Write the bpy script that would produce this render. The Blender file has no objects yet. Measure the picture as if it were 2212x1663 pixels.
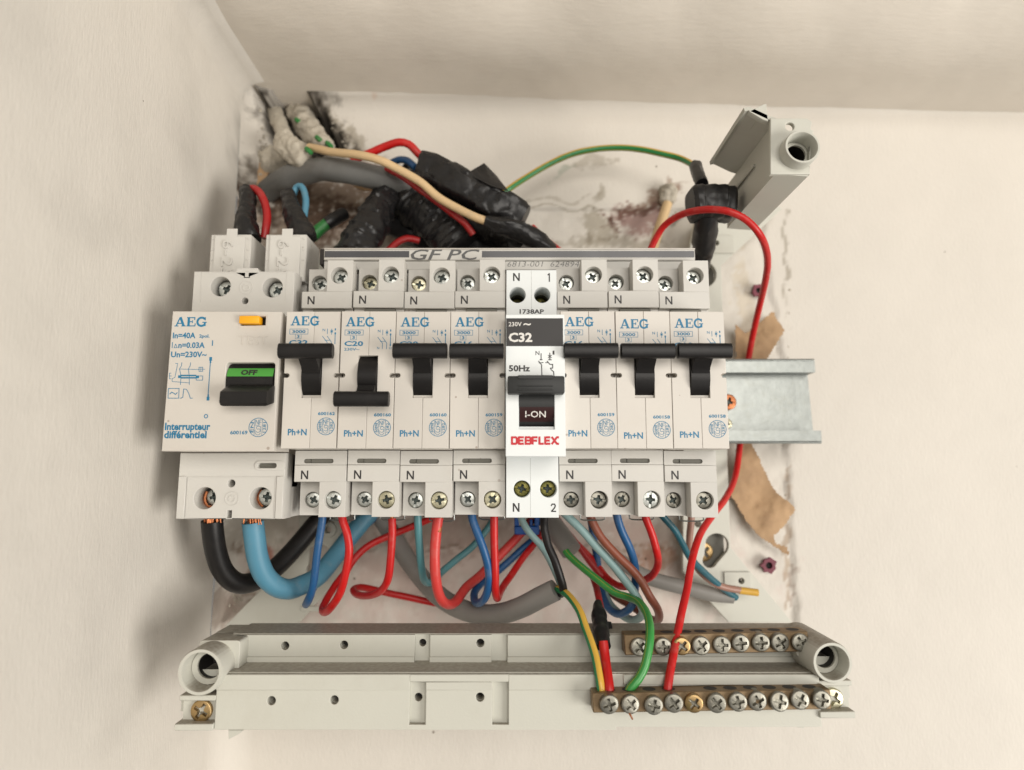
import bpy, bmesh, math, random
from mathutils import Vector, Matrix, noise
random.seed(11)
SC = bpy.context.scene
COL = SC.collection
MM = 0.001
R = math.radians

# ------------------------------------------------------------------ camera
F_PX = 1410.0; PITCH = 0.134; CAM = Vector((56.2, -210.4, -30.3))      # mm
cam = bpy.data.cameras.new('camera'); camo = bpy.data.objects.new('camera', cam); COL.objects.link(camo)
camo.location = CAM * MM; camo.rotation_euler = (math.pi/2 + PITCH, 0, 0)
cam.sensor_width = 36; cam.lens = 36 * F_PX / 2212; cam.clip_start = 0.01; cam.clip_end = 20
cam.dof.use_dof = True; cam.dof.focus_distance = 0.222; cam.dof.aperture_fstop = 7.5
SC.camera = camo
# ------------------------------------------------------------------ world and lamps
W = bpy.data.worlds.new('World'); SC.world = W; W.use_nodes = True
bg = W.node_tree.nodes['Background']; bg.inputs[0].default_value = (1.0, 0.96, 0.90, 1); bg.inputs[1].default_value = 0.19
def area(name, loc, target, size, power, col):
    l = bpy.data.lights.new(name, 'AREA'); l.shape = 'RECTANGLE'; l.size = size[0]; l.size_y = size[1]; l.energy = power; l.color = col
    o = bpy.data.objects.new(name, l); COL.objects.link(o); o.location = loc
    o.rotation_euler = (Vector(target) - Vector(loc)).to_track_quat('-Z', 'Y').to_euler()
area('right_key_lamp', (0.95, -0.62, -0.36), (0.0, 0.05, 0.0), (0.5, 0.6), 12.0, (1.0, 0.955, 0.885))  # unseen key lamp, added for the soft light from low right
area('front_fill_lamp', (0.34, -1.15, 0.22), (0.05, 0.05, 0.0), (0.7, 0.5), 8.2, (1.0, 0.945, 0.87))  # unseen area lamp, added as frontal fill from above
SC.view_settings.view_transform = 'Standard'; SC.view_settings.look = 'None'; SC.view_settings.exposure = 0.0; SC.view_settings.gamma = 1.0

def at(px, py, y):
    """point in mm on the plane at depth y that shows at (px, py) of a 2212 x 1663 view"""
    a = (px - 1106) / F_PX; b = -(py - 831.5) / F_PX
    d = Vector((a, -math.sin(PITCH)*b + math.cos(PITCH), math.cos(PITCH)*b + math.sin(PITCH)))
    return CAM + d * ((y - CAM.y) / d.y)
def srgb(r, g, b):
    return tuple(((c/255)/12.92 if c/255 <= 0.04045 else ((c/255+0.055)/1.055)**2.4) for c in (r, g, b)) + (1,)

# ------------------------------------------------------------------ materials
MATS = {}
def mat(name, col, rough=0.5, metal=0.0, var=0.06, vscale=120, bump=0.0, bscale=900, dirt=0.0, dcol=(0.16, 0.12, 0.08), dscale=60, spec=0.5, sss=0.0, dust=0.0, specks=0.0):
    m = bpy.data.materials.new(name); m.use_nodes = True; nt = m.node_tree; N = nt.nodes; L = nt.links
    p = N['Principled BSDF']; p.inputs['Roughness'].default_value = rough; p.inputs['Metallic'].default_value = metal
    p.inputs['Specular IOR Level'].default_value = spec
    tc0 = N.new('ShaderNodeTexCoord'); oi = N.new('ShaderNodeObjectInfo'); va = N.new('ShaderNodeVectorMath'); va.operation = 'ADD'
    L.new(tc0.outputs['Object'], va.inputs[0]); L.new(oi.outputs['Random'], va.inputs[1])
    class tc: outputs = {'Object': va.outputs[0]}
    n1 = N.new('ShaderNodeTexNoise'); n1.inputs['Scale'].default_value = vscale; n1.inputs['Detail'].default_value = 5
    L.new(tc.outputs['Object'], n1.inputs['Vector'])
    mx = N.new('ShaderNodeMix'); mx.data_type = 'RGBA'
    c = Vector(col[:3])
    mx.inputs['A'].default_value = (*(c*(1-var)), 1); mx.inputs['B'].default_value = (*(Vector([min(1, k) for k in c*(1+var)])), 1)
    L.new(n1.outputs['Fac'], mx.inputs['Factor']); out = mx.outputs['Result']
    hv = N.new('ShaderNodeHueSaturation'); mv = N.new('ShaderNodeMapRange'); mv.inputs['To Min'].default_value = 0.965; mv.inputs['To Max'].default_value = 1.035
    L.new(oi.outputs['Random'], mv.inputs['Value']); L.new(mv.outputs['Result'], hv.inputs['Value']); L.new(out, hv.inputs['Color']); out = hv.outputs['Color']
    if dirt:
        n2 = N.new('ShaderNodeTexNoise'); n2.inputs['Scale'].default_value = dscale; n2.inputs['Detail'].default_value = 8; n2.inputs['Roughness'].default_value = 0.7
        L.new(tc.outputs['Object'], n2.inputs['Vector'])
        r = N.new('ShaderNodeMapRange'); r.inputs['From Min'].default_value = 0.52; r.inputs['From Max'].default_value = 0.78; r.inputs['To Max'].default_value = dirt
        L.new(n2.outputs['Fac'], r.inputs['Value'])
        m2 = N.new('ShaderNodeMix'); m2.data_type = 'RGBA'; m2.inputs['B'].default_value = (*dcol, 1)
        L.new(r.outputs['Result'], m2.inputs['Factor']); L.new(out, m2.inputs['A']); out = m2.outputs['Result']
    if specks:
        v = N.new('ShaderNodeTexVoronoi'); v.inputs['Scale'].default_value = 160; L.new(tc.outputs['Object'], v.inputs['Vector'])
        sc_ = N.new('ShaderNodeSeparateColor'); L.new(v.outputs['Color'], sc_.inputs[0])
        mr = N.new('ShaderNodeMath'); mr.operation = 'MULTIPLY'; mr.inputs[1].default_value = 0.085; L.new(sc_.outputs[0], mr.inputs[0])
        lt = N.new('ShaderNodeMath'); lt.operation = 'LESS_THAN'; L.new(v.outputs['Distance'], lt.inputs[0]); L.new(mr.outputs[0], lt.inputs[1])
        mu = N.new('ShaderNodeMath'); mu.operation = 'MULTIPLY'; mu.inputs[1].default_value = specks; L.new(lt.outputs[0], mu.inputs[0])
        m4 = N.new('ShaderNodeMix'); m4.data_type = 'RGBA'; m4.inputs['B'].default_value = (0.16, 0.08, 0.04, 1); L.new(mu.outputs[0], m4.inputs['Factor']); L.new(out, m4.inputs['A']); out = m4.outputs['Result']
    if dust:
        g = N.new('ShaderNodeNewGeometry'); s = N.new('ShaderNodeSeparateXYZ'); L.new(g.outputs['True Normal'], s.inputs[0])
        r = N.new('ShaderNodeMapRange'); r.inputs['From Min'].default_value = 0.6; r.inputs['From Max'].default_value = 0.9
        L.new(s.outputs['Z'], r.inputs['Value'])
        n3 = N.new('ShaderNodeTexNoise'); n3.inputs['Scale'].default_value = 700; n3.inputs['Detail'].default_value = 6
        L.new(tc.outputs['Object'], n3.inputs['Vector'])
        r3 = N.new('ShaderNodeMapRange'); r3.inputs['From Min'].default_value = 0.25; r3.inputs['From Max'].default_value = 0.6; r3.inputs['To Min'].default_value = 0.55*dust; r3.inputs['To Max'].default_value = dust
        L.new(n3.outputs['Fac'], r3.inputs['Value'])
        mu = N.new('ShaderNodeMath'); mu.operation = 'MULTIPLY'; L.new(r.outputs['Result'], mu.inputs[0]); L.new(r3.outputs['Result'], mu.inputs[1])
        m3 = N.new('ShaderNodeMix'); m3.data_type = 'RGBA'; m3.inputs['B'].default_value = (0.235, 0.20, 0.155, 1)
        L.new(mu.outputs[0], m3.inputs['Factor']); L.new(out, m3.inputs['A']); out = m3.outputs['Result']
    L.new(out, p.inputs['Base Color'])
    if bump:
        nb = N.new('ShaderNodeTexNoise'); nb.inputs['Scale'].default_value = bscale; nb.inputs['Detail'].default_value = 4
        L.new(tc.outputs['Object'], nb.inputs['Vector'])
        b = N.new('ShaderNodeBump'); b.inputs['Strength'].default_value = bump; b.inputs['Distance'].default_value = 0.0004
        L.new(nb.outputs['Fac'], b.inputs['Height']); L.new(b.outputs['Normal'], p.inputs['Normal'])
    if sss:
        p.inputs['Subsurface Weight'].default_value = sss; p.inputs['Subsurface Radius'].default_value = (0.0012, 0.001, 0.0008); p.inputs['Subsurface Scale'].default_value = 1.0
    MATS[name] = m; return m
beige = mat('beige_plastic', (0.585, 0.55, 0.50), 0.40, var=0.03, vscale=60, specks=0.5, bump=0.05, bscale=2500, dirt=0.10, dscale=35, dcol=(0.38, 0.28, 0.19))
beige_sh = mat('terminal_plastic', (0.55, 0.535, 0.50), 0.45, var=0.04, specks=0.35, vscale=60, bump=0.06, bscale=2000, dirt=0.12, dscale=50, dcol=(0.36, 0.29, 0.21))
white_pl = mat('bright_white_plastic', (0.72, 0.75, 0.75), 0.36, var=0.02, bump=0.03)
frame_pl = mat('pale_grey_frame_plastic', (0.53, 0.525, 0.465), 0.5, var=0.03, vscale=40, bump=0.08, bscale=1500, dirt=0.18, dscale=30, dcol=(0.30, 0.25, 0.18), dust=0.85)
black_pl = mat('black_toggle_plastic', (0.009, 0.008, 0.008), 0.42, spec=0.3, var=0.3, bump=0.08, bscale=1200, dirt=0.10, dcol=(0.07, 0.06, 0.05), dscale=120)
dgrey_pl = mat('dark_grey_toggle_plastic', (0.026, 0.027, 0.027), 0.5, spec=0.35, var=0.1, bump=0.05)
dark_in = mat('dark_interior', (0.02, 0.017, 0.015), 0.7)  # near-black: shade painted inside holes and wells; also the busbar end cap
slot_gr = mat('grey_clip_plastic', (0.13, 0.125, 0.105), 0.6)
cyan_ink = mat('cyan_print', srgb(20, 112, 150), 0.5, var=0.06)
black_ink = mat('black_print', (0.02, 0.018, 0.018), 0.5)
grey_ink = mat('grey_print', (0.10, 0.10, 0.10), 0.5)
red_ink = mat('red_print', srgb(190, 22, 34), 0.5)
white_ink = mat('white_print', (0.72, 0.70, 0.66), 0.5)
maroon = mat('maroon_plastic', (0.030, 0.009, 0.009), 0.35)
green_lab = mat('green_band', srgb(70, 150, 58), 0.45)
yellow_pl = mat('yellow_button_plastic', srgb(240, 170, 20), 0.4, var=0.05)
zinc = mat('zinc_screw_metal', (0.62, 0.64, 0.61), 0.42, 1.0, var=0.15, vscale=900, bump=0.35, bscale=1800, dirt=0.5, dcol=(0.16, 0.15, 0.12), dscale=700)
zinc_y = mat('yellow_zinc_metal', (0.60, 0.57, 0.42), 0.42, 1.0, var=0.2, vscale=900, bump=0.3, bscale=1500, dirt=0.5, dcol=(0.20, 0.22, 0.06), dscale=500)
zinc_dk = mat('dark_yellow_zinc_metal', (0.30, 0.27, 0.09), 0.4, 1.0, var=0.3, vscale=900, bump=0.3, dirt=0.8, dcol=(0.06, 0.08, 0.02), dscale=500)
gold = mat('gold_passivated_metal', (0.42, 0.29, 0.14), 0.4, 1.0, var=0.25, vscale=700, bump=0.3, dirt=0.6, dcol=(0.30, 0.30, 0.06), dscale=400)
nickel = mat('dull_nickel_screw_metal', (0.30, 0.29, 0.25), 0.48, 1.0, var=0.15, vscale=800, bump=0.4, bscale=1600, dirt=0.5, dcol=(0.18, 0.14, 0.09), dscale=600)
brass = mat('aged_brass', (0.23, 0.16, 0.09), 0.5, 0.65, var=0.18, vscale=200, bump=0.12, bscale=1200, dirt=0.6, dcol=(0.15, 0.085, 0.045), dscale=150)
steel = mat('galvanised_steel', (0.25, 0.265, 0.255), 0.38, 0.9, var=0.22, vscale=250, bump=0.15, bscale=600, dirt=0.45, dcol=(0.20, 0.20, 0.17), dscale=220)
copper = mat('bare_copper', (0.50, 0.19, 0.085), 0.5, 0.9, var=0.3, vscale=900)
recess_shade = mat('shaded_recess_metal', (0.07, 0.085, 0.08), 0.5, 0.6, var=.3, vscale=900)
recess_shade_soft = mat('soft_shaded_recess_metal', (0.26, 0.25, 0.21), 0.5, 0.9, var=.3, vscale=900)
def wmat(name, rgb, rough=0.42, dirt=0.22):
    return mat(name, srgb(*rgb), rough, var=0.10, vscale=70, bump=0.14, bscale=420, dirt=dirt, dscale=170, dcol=(0.34, 0.29, 0.24))
w_red = wmat('red_insulation', (184, 16, 15)); w_redp = wmat('faded_red_insulation', (196, 58, 54)); w_dred = wmat('dark_red_insulation', (160, 24, 26))
w_blue = wmat('blue_insulation', (24, 80, 128)); w_sky = wmat('sky_blue_insulation', (78, 132, 156), 0.5); w_teal = wmat('teal_insulation', (74, 124, 130))
w_dteal = wmat('dark_teal_insulation', (24, 86, 100)); w_pale = wmat('pale_grey_blue_insulation', (130, 158, 158), 0.4); w_brown = wmat('brown_insulation', (124, 68, 50))
w_pinkb = wmat('pinkish_brown_insulation', (150, 112, 98)); w_black = mat('black_insulation', (0.008, 0.007, 0.007), 0.42, spec=0.35, var=0.3, bump=0.1, bscale=500, dirt=0.1, dcol=(0.08, 0.07, 0.06))
w_grey = mat('grey_cable_sheath', (0.215, 0.205, 0.190), 0.5, var=0.08, bump=0.12, bscale=600, dirt=0.3, dscale=60, dcol=(0.12, 0.10, 0.08)); w_cream = wmat('cream_insulation', (205, 176, 134), 0.5, 0.5)
w_green = wmat('green_insulation', (42, 118, 54)); w_dgrey = mat('dark_grey_cable_sheath', (0.12, 0.12, 0.115), 0.45, var=0.15, bump=0.3, bscale=120, dirt=0.5, dscale=40, dcol=(0.07, 0.055, 0.04))
w_yel = wmat('yellow_insulation', (205, 160, 60))
tape = mat('black_vinyl_tape', (0.009, 0.0085, 0.009), 0.38, spec=0.42, var=0.35, vscale=40, bump=0.6, bscale=80, dirt=0.35, dcol=(0.06, 0.055, 0.048), dscale=90)
cardb = mat('brown_paper', (0.42, 0.275, 0.155), 0.85, var=0.3, vscale=45, bump=0.6, bscale=130, dirt=0.65, dcol=(0.22, 0.13, 0.08), dscale=40)
plaster = mat('lumpy_plaster', (0.44, 0.40, 0.33), 0.9, var=0.2, vscale=60, bump=0.4, bscale=350, dirt=1.0, dcol=(0.09, 0.075, 0.06), dscale=95)
blue_cl = mat('blue_clip_plastic', srgb(20, 78, 150), 0.4)
purple = mat('purple_plug_plastic', (0.16, 0.03, 0.05), 0.6, var=0.3, vscale=400)
def stripe_mat(name, ca, cb, lo, hi):
    m = mat(name, srgb(*ca), 0.36, var=0.06, bump=0.08); nt = m.node_tree; N = nt.nodes; L = nt.links; p = N['Principled BSDF']
    src = p.inputs['Base Color'].links[0].from_socket
    uv = N.new('ShaderNodeUVMap'); s = N.new('ShaderNodeSeparateXYZ'); L.new(uv.outputs[0], s.inputs[0])
    a = N.new('ShaderNodeMath'); a.operation = 'GREATER_THAN'; a.inputs[1].default_value = lo; b = N.new('ShaderNodeMath'); b.operation = 'LESS_THAN'; b.inputs[1].default_value = hi
    c = N.new('ShaderNodeMath'); c.operation = 'MULTIPLY'
    L.new(s.outputs['Y'], a.inputs[0]); L.new(s.outputs['Y'], b.inputs[0]); L.new(a.outputs[0], c.inputs[0]); L.new(b.outputs[0], c.inputs[1])
    mx = N.new('ShaderNodeMix'); mx.data_type = 'RGBA'; mx.inputs['B'].default_value = srgb(*cb); L.new(c.outputs[0], mx.inputs['Factor']); L.new(src, mx.inputs['A']); L.new(mx.outputs['Result'], p.inputs['Base Color'])
    return m
w_gy = stripe_mat('green_and_yellow_insulation', (34, 120, 62), (200, 158, 58), 0.30, 0.72)
w_gy2 = stripe_mat('yellow_and_green_insulation', (34, 120, 72), (206, 164, 66), 0.50, 1.01)

w_gy3 = stripe_mat('mostly_green_insulation', (52, 138, 62), (190, 160, 58), 0.42, 0.58)
# wall material: colour from a layer of stains and darker tones held in the mesh, fine relief from noise
def wall_mat(name, col, fabric, bstr):
    m = bpy.data.materials.new(name); m.use_nodes = True; nt = m.node_tree; N = nt.nodes; L = nt.links; p = N['Principled BSDF']
    p.inputs['Roughness'].default_value = 0.6; p.inputs['Specular IOR Level'].default_value = 0.25
    tc = N.new('ShaderNodeTexCoord'); mp = N.new('ShaderNodeMapping'); L.new(tc.outputs['Object'], mp.inputs[0]); mp.inputs['Scale'].default_value = fabric
    n = N.new('ShaderNodeTexNoise'); n.inputs['Scale'].default_value = 1; n.inputs['Detail'].default_value = 4; n.inputs['Roughness'].default_value = 0.6; L.new(mp.outputs[0], n.inputs['Vector'])
    n2 = N.new('ShaderNodeTexNoise'); n2.inputs['Scale'].default_value = 22; n2.inputs['Detail'].default_value = 6; L.new(tc.outputs['Object'], n2.inputs['Vector'])
    at_ = N.new('ShaderNodeAttribute'); at_.attribute_name = 'stain_tone'
    c1 = N.new('ShaderNodeMix'); c1.data_type = 'RGBA'; c1.inputs['A'].default_value = (*[k*0.93 for k in col], 1); c1.inputs['B'].default_value = (*[min(1, k*1.05) for k in col], 1); L.new(n2.outputs['Fac'], c1.inputs['Factor'])
    mu = N.new('ShaderNodeMix'); mu.data_type = 'RGBA'; mu.blend_type = 'MULTIPLY'; mu.inputs['Factor'].default_value = 1; L.new(c1.outputs['Result'], mu.inputs['A']); L.new(at_.outputs['Color'], mu.inputs['B'])
    sp = N.new('ShaderNodeTexVoronoi'); sp.inputs['Scale'].default_value = 38; L.new(tc.outputs['Object'], sp.inputs['Vector'])
    lt = N.new('ShaderNodeMath'); lt.operation = 'LESS_THAN'; lt.inputs[1].default_value = 0.022; L.new(sp.outputs['Distance'], lt.inputs[0])
    mk_ = N.new('ShaderNodeMix'); mk_.data_type = 'RGBA'; mk_.inputs['B'].default_value = (0.12, 0.09, 0.06, 1); hf = N.new('ShaderNodeMath'); hf.operation = 'MULTIPLY'; hf.inputs[1].default_value = 0.7
    L.new(lt.outputs[0], hf.inputs[0]); L.new(hf.outputs[0], mk_.inputs['Factor']); L.new(mu.outputs['Result'], mk_.inputs['A']); L.new(mk_.outputs['Result'], p.inputs['Base Color'])
    n5 = N.new('ShaderNodeTexNoise'); n5.inputs['Scale'].default_value = 75; n5.inputs['Detail'].default_value = 3; L.new(tc.outputs['Object'], n5.inputs['Vector'])
    b0 = N.new('ShaderNodeBump'); b0.inputs['Strength'].default_value = 0.14; b0.inputs['Distance'].default_value = 0.0022; L.new(n5.outputs['Fac'], b0.inputs['Height'])
    b = N.new('ShaderNodeBump'); b.inputs['Strength'].default_value = bstr; b.inputs['Distance'].default_value = 0.0005; L.new(n.outputs['Fac'], b.inputs['Height']); L.new(b0.outputs['Normal'], b.inputs['Normal']); L.new(b.outputs['Normal'], p.inputs['Normal'])
    return m
wall_m = wall_mat('painted_wall', (0.63, 0.592, 0.535), (900, 900, 420), 0.3)
side_m = wall_mat('painted_wallpaper', (0.67, 0.633, 0.575), (700, 1100, 260), 0.3)
ceil_m = wall_mat('painted_plaster', (0.66, 0.61, 0.54), (120, 500, 500), 0.3)

# ------------------------------------------------------------------ object helpers
BASE = {}          # world position in mm of every thing's origin
def thing(name, label, cat, loc=(0, 0, 0), group=None):
    o = bpy.data.objects.new(name, None); COL.objects.link(o); o.location = Vector(loc)*MM; o.empty_display_size = 0.005
    o['label'] = label; o['category'] = cat
    if group: o['group'] = group
    BASE[o.name] = Vector(loc); return o
def new_mesh(name, geo, mt):
    V, Fc = geo[0], geo[1]
    me = bpy.data.meshes.new(name); me.from_pydata([Vector(v)*MM for v in V], [], Fc)
    if len(geo) > 2 and geo[2]:
        uv = me.uv_layers.new(name='UVMap'); UV = geo[2]
        for lp in me.loops: uv.data[lp.index].uv = UV[lp.vertex_index]
    bm = bmesh.new(); bm.from_mesh(me)
    bmesh.ops.recalc_face_normals(bm, faces=bm.faces) if not (len(geo) > 3) else None
    for f in bm.faces: f.smooth = True
    for e in bm.edges:
        if len(e.link_faces) != 2 or e.calc_face_angle(0) > 0.62: e.smooth = False
    bm.to_mesh(me); bm.free(); me.materials.append(mt); return me
CACHE = {}
def part(name, geo, mt, parent=None, local=False, key=None, loc=(0, 0, 0), rot=None, scale=None):
    """local: geometry already relative to the parent's origin"""
    if key and key in CACHE: me = CACHE[key]
    else:
        if callable(geo): geo = geo()
        if not local and parent:
            r = parent
            while r.parent: r = r.parent
            b = BASE[r.name]; geo = ([Vector(v)-b for v in geo[0]],) + tuple(geo[1:])
        me = new_mesh(name, geo, mt)
        if key: CACHE[key] = me
    o = bpy.data.objects.new(name, me); COL.objects.link(o)
    if parent: o.parent = parent
    o.location = Vector(loc)*MM
    if rot: o.rotation_euler = rot
    if scale: o.scale = (scale,)*3 if not hasattr(scale, '__len__') else scale
    return o
def solo(name, geo, mt, label, cat, group=None):
    b = sum((Vector(v) for v in geo[0]), Vector())/len(geo[0])
    o = part(name, ([Vector(v)-b for v in geo[0]],)+tuple(geo[1:]), mt, None, True); o.location = b*MM
    o['label'] = label; o['category'] = cat
    if group: o['group'] = group
    BASE[o.name] = b; return o
def struct(name, geo, mt, cols=None):
    me = new_mesh(name, geo + ((None, 1) if len(geo) == 2 else ()), mt)
    if cols:
        a = me.color_attributes.new('stain_tone', 'FLOAT_COLOR', 'POINT'); a.data.foreach_set('color', [k for c in cols for k in (*c, 1)])
    for e in me.edges: e.use_edge_sharp = False
    o = bpy.data.objects.new(name, me); COL.objects.link(o); o['kind'] = 'structure'; return o
def merge(*gs):
    V, Fc, UV = [], [], []
    for g in gs:
        n = len(V); V += [Vector(v) for v in g[0]]; Fc += [tuple(i+n for i in f) for f in g[1]]
    return (V, Fc)
def shift(g, d): return ([Vector(v)+Vector(d) for v in g[0]],)+tuple(g[1:])
def box(x0, x1, y0, y1, z0, z1, bev=0.0, seg=1):
    V = [(x, y, z) for x in (x0, x1) for y in (y0, y1) for z in (z0, z1)]
    Fc = [(0, 1, 3, 2), (4, 6, 7, 5), (0, 4, 5, 1), (2, 3, 7, 6), (0, 2, 6, 4), (1, 5, 7, 3)]
    if not bev: return ([Vector(v) for v in V], Fc)
    bm = bmesh.new(); vs = [bm.verts.new(v) for v in V]; [bm.faces.new([vs[i] for i in f]) for f in Fc]
    bmesh.ops.bevel(bm, geom=bm.edges[:], offset=bev, segments=seg, affect='EDGES', profile=0.5)
    bm.verts.index_update(); g = ([v.co.copy() for v in bm.verts], [tuple(v.index for v in f.verts) for f in bm.faces]); bm.free(); return g
def eval_curve(cu):
    o = bpy.data.objects.new('tmp', cu); COL.objects.link(o); dg = bpy.context.evaluated_depsgraph_get(); dg.update()
    me = bpy.data.meshes.new_from_object(o.evaluated_get(dg)); g = ([v.co.copy() for v in me.vertices], [tuple(p.vertices) for p in me.polygons])
    bpy.data.meshes.remove(me); bpy.data.objects.remove(o); bpy.data.curves.remove(cu); return g
def slab(outer, holes, y0, y1, bev=0.15):
    """plate with the (x, z) outline, holes cut through, from depth y0 (front) to y1"""
    cu = bpy.data.curves.new('tmp', 'CURVE'); cu.dimensions = '2D'; cu.fill_mode = 'BOTH'
    for poly in [outer]+list(holes):
        s = cu.splines.new('POLY'); s.points.add(len(poly)-1); s.use_cyclic_u = True
        for q, c in zip(s.points, poly): q.co = (c[0], c[1], 0, 1)
    cu.extrude = max((y1-y0)/2-bev, 0.001); cu.bevel_depth = bev; cu.bevel_resolution = 1; cu.offset = -bev
    V, Fc = eval_curve(cu); ym = (y0+y1)/2
    return ([Vector((v.x, ym-v.z, v.y)) for v in V], Fc)
def circ(cx, cz, r, n=28): return [(cx+r*math.cos(2*math.pi*k/n), cz+r*math.sin(2*math.pi*k/n)) for k in range(n)]
def rect(x0, x1, z0, z1): return [(x0, z0), (x1, z0), (x1, z1), (x0, z1)]
def rrect(x0, x1, z0, z1, r, n=5):
    P = []
    for cx, cz, a0 in ((x1-r, z0+r, -90), (x1-r, z1-r, 0), (x0+r, z1-r, 90), (x0+r, z0+r, 180)):
        for k in range(n+1):
            a = R(a0+90*k/n); P.append((cx+r*math.cos(a), cz+r*math.sin(a)))
    return P
def lathe(cx, cz, prof, n=32):
    """prof: list of (radius, y) turned about the y axis"""
    V, Fc = [], []
    for r, y in prof:
        for k in range(n):
            a = 2*math.pi*k/n; V.append(Vector((cx+r*math.cos(a), y, cz+r*math.sin(a))))
    for i in range(len(prof)-1):
        for k in range(n):
            k2 = (k+1) % n; Fc.append((i*n+k, i*n+k2, (i+1)*n+k2, (i+1)*n+k))
    return (V, Fc)
def spline(pts, step=1.6):
    P = [Vector(p) for p in pts]; P = [P[0]*2-P[1]]+P+[P[-1]*2-P[-2]]; out = []
    for i in range(1, len(P)-2):
        a, b, c, d = P[i-1:i+3]; n = max(2, int((c-b).length/step))
        for k in range(n):
            t = k/n; out.append(((b*2)+(c-a)*t+(a*2-b*5+c*4-d)*t*t+(b*3-a-c*3+d)*t**3)*0.5)
    out.append(P[-2]); return out
def tube(pts, r, n=12, step=1.6, rf=None, up=(0, -1, 0), cap=True, smooth=True):
    C = spline(pts, step) if smooth else [Vector(p) for p in pts]
    V, Fc, UV = [], [], []; nrm = Vector(up); L = 0; m = len(C)
    for i, c in enumerate(C):
        t = (C[min(i+1, m-1)]-C[max(i-1, 0)]).normalized()
        nrm = (nrm-t*nrm.dot(t)).normalized(); bi = t.cross(nrm); L += (c-C[i-1]).length if i else 0
        for k in range(n):
            a = 2*math.pi*k/n; rr = r*(rf(i/(m-1), a, L) if rf else 1)
            V.append(c+(nrm*math.cos(a)+bi*math.sin(a))*rr); UV.append((L, k/n))
    for i in range(m-1):
        for k in range(n):
            k2 = (k+1) % n; Fc.append((i*n+k, i*n+k2, (i+1)*n+k2, (i+1)*n+k))
    if cap: Fc.append(tuple(range(n-1, -1, -1))); Fc.append(tuple(range((m-1)*n, m*n)))
    return (V, Fc, UV)
def pxs(*pts): return [at(*p) for p in pts]
# ---- flat print: 2D shapes laid on a plane facing the camera side
_T = {}
def text2d(s, bold=0.0, res=2, shear=0.0):
    k = (s, bold, res, shear)
    if k not in _T:
        cu = bpy.data.curves.new('tmp', 'FONT'); cu.body = s; cu.size = 1; cu.offset = bold; cu.resolution_u = res; cu.shear = shear
        V, Fc = eval_curve(cu); xs = [v.x for v in V]; ys = [v.y for v in V]; x0, y0 = min(xs), min(ys); w = max(xs)-x0; h = max(ys)-y0
        _T[k] = ([((v.x-x0)/w, (v.y-y0)/h) for v in V], Fc)
    return _T[k]
def put2d(g, x0, z0, x1, z1, y, rot=0):
    V = []
    for u, v in g[0]:
        if rot == 90: u, v = 1-v, u
        elif rot == -90: u, v = v, 1-u
        V.append(Vector((x0+u*(x1-x0), y, z0+v*(z1-z0))))
    return (V, g[1])
def txt(s, x0, z0, x1, z1, y=-0.03, bold=0.0, rot=0, shear=0.0): return put2d(text2d(s, bold, 2, shear), x0, z0, x1, z1, y, rot)
def strokes(lines, y=-0.03, w=0.22, sc=(1, 1), org=(0, 0)):
    """lines: (width or None, [(x, z), ...]); each piece sits 0.004 mm off its neighbour so none share a plane"""
    V, Fc = [], []; q = 0
    for ln in lines:
        ww, P = (ln[0] or w), [Vector((org[0]+p[0]*sc[0], org[1]+p[1]*sc[1])) for p in ln[1]]
        for a, b in zip(P[:-1], P[1:]):
            d = (b-a); 
            if d.length < 1e-6: continue
            d.normalize(); nn = Vector((-d.y, d.x))*ww/2; e = d*(ww*0.25 if len(P) > 2 else 0); yy = y-0.004*(q % 6); q += 1
            n = len(V); V += [Vector((p.x, yy, p.y)) for p in (a-e-nn, b+e-nn, b+e+nn, a-e+nn)]; Fc.append((n, n+1, n+2, n+3))
    return (V, Fc)
def arc(cx, cz, rx, rz, a0, a1, n=14): return [(cx+rx*math.cos(R(a0+(a1-a0)*k/n)), cz+rz*math.sin(R(a0+(a1-a0)*k/n))) for k in range(n+1)]
def slab_letters(x0, z0, x1, z1, y=-0.03):
    s = (x1-x0)/30.4; t = (z1-z0)/10
    L = [(1.2*s, [(1.6, .5), (5, 10)]), (2.3*s, [(5.2, 10), (8.8, .4)]), (1.0*s, [(2.6, 3.3), (7.6, 3.3)]), (1.0*t, [(0, .5), (3.8, .5)]), (1.0*t, [(6.6, .5), (10.8, .5)]),
         (2.3*s, [(13.4, 0), (13.4, 10)]), (1.1*t, [(11.6, 9.45), (19.4, 9.45)]), (1.1*t, [(11.6, .55), (19.6, .55)]), (1.0*t, [(13.8, 5.1), (17, 5.1)]), (.9*s, [(19.2, 10), (19.0, 6.9)]), (.9*s, [(19.6, 0), (19.8, 3.3)]), (.8*s, [(17, 6.7), (17, 3.6)]),
         (2.0*s, arc(25.8, 5, 4.0, 4.45, 48, 322, 16)), (1.9*s, [(29, .4), (29, 4.6)]), (1.0*t, [(26.6, 4.4), (30.8, 4.4)]), (.9*s, [(29.2, 6.4), (29.2, 9.9)])]
    return strokes(L, y, sc=(s, t), org=(x0, z0))
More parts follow.
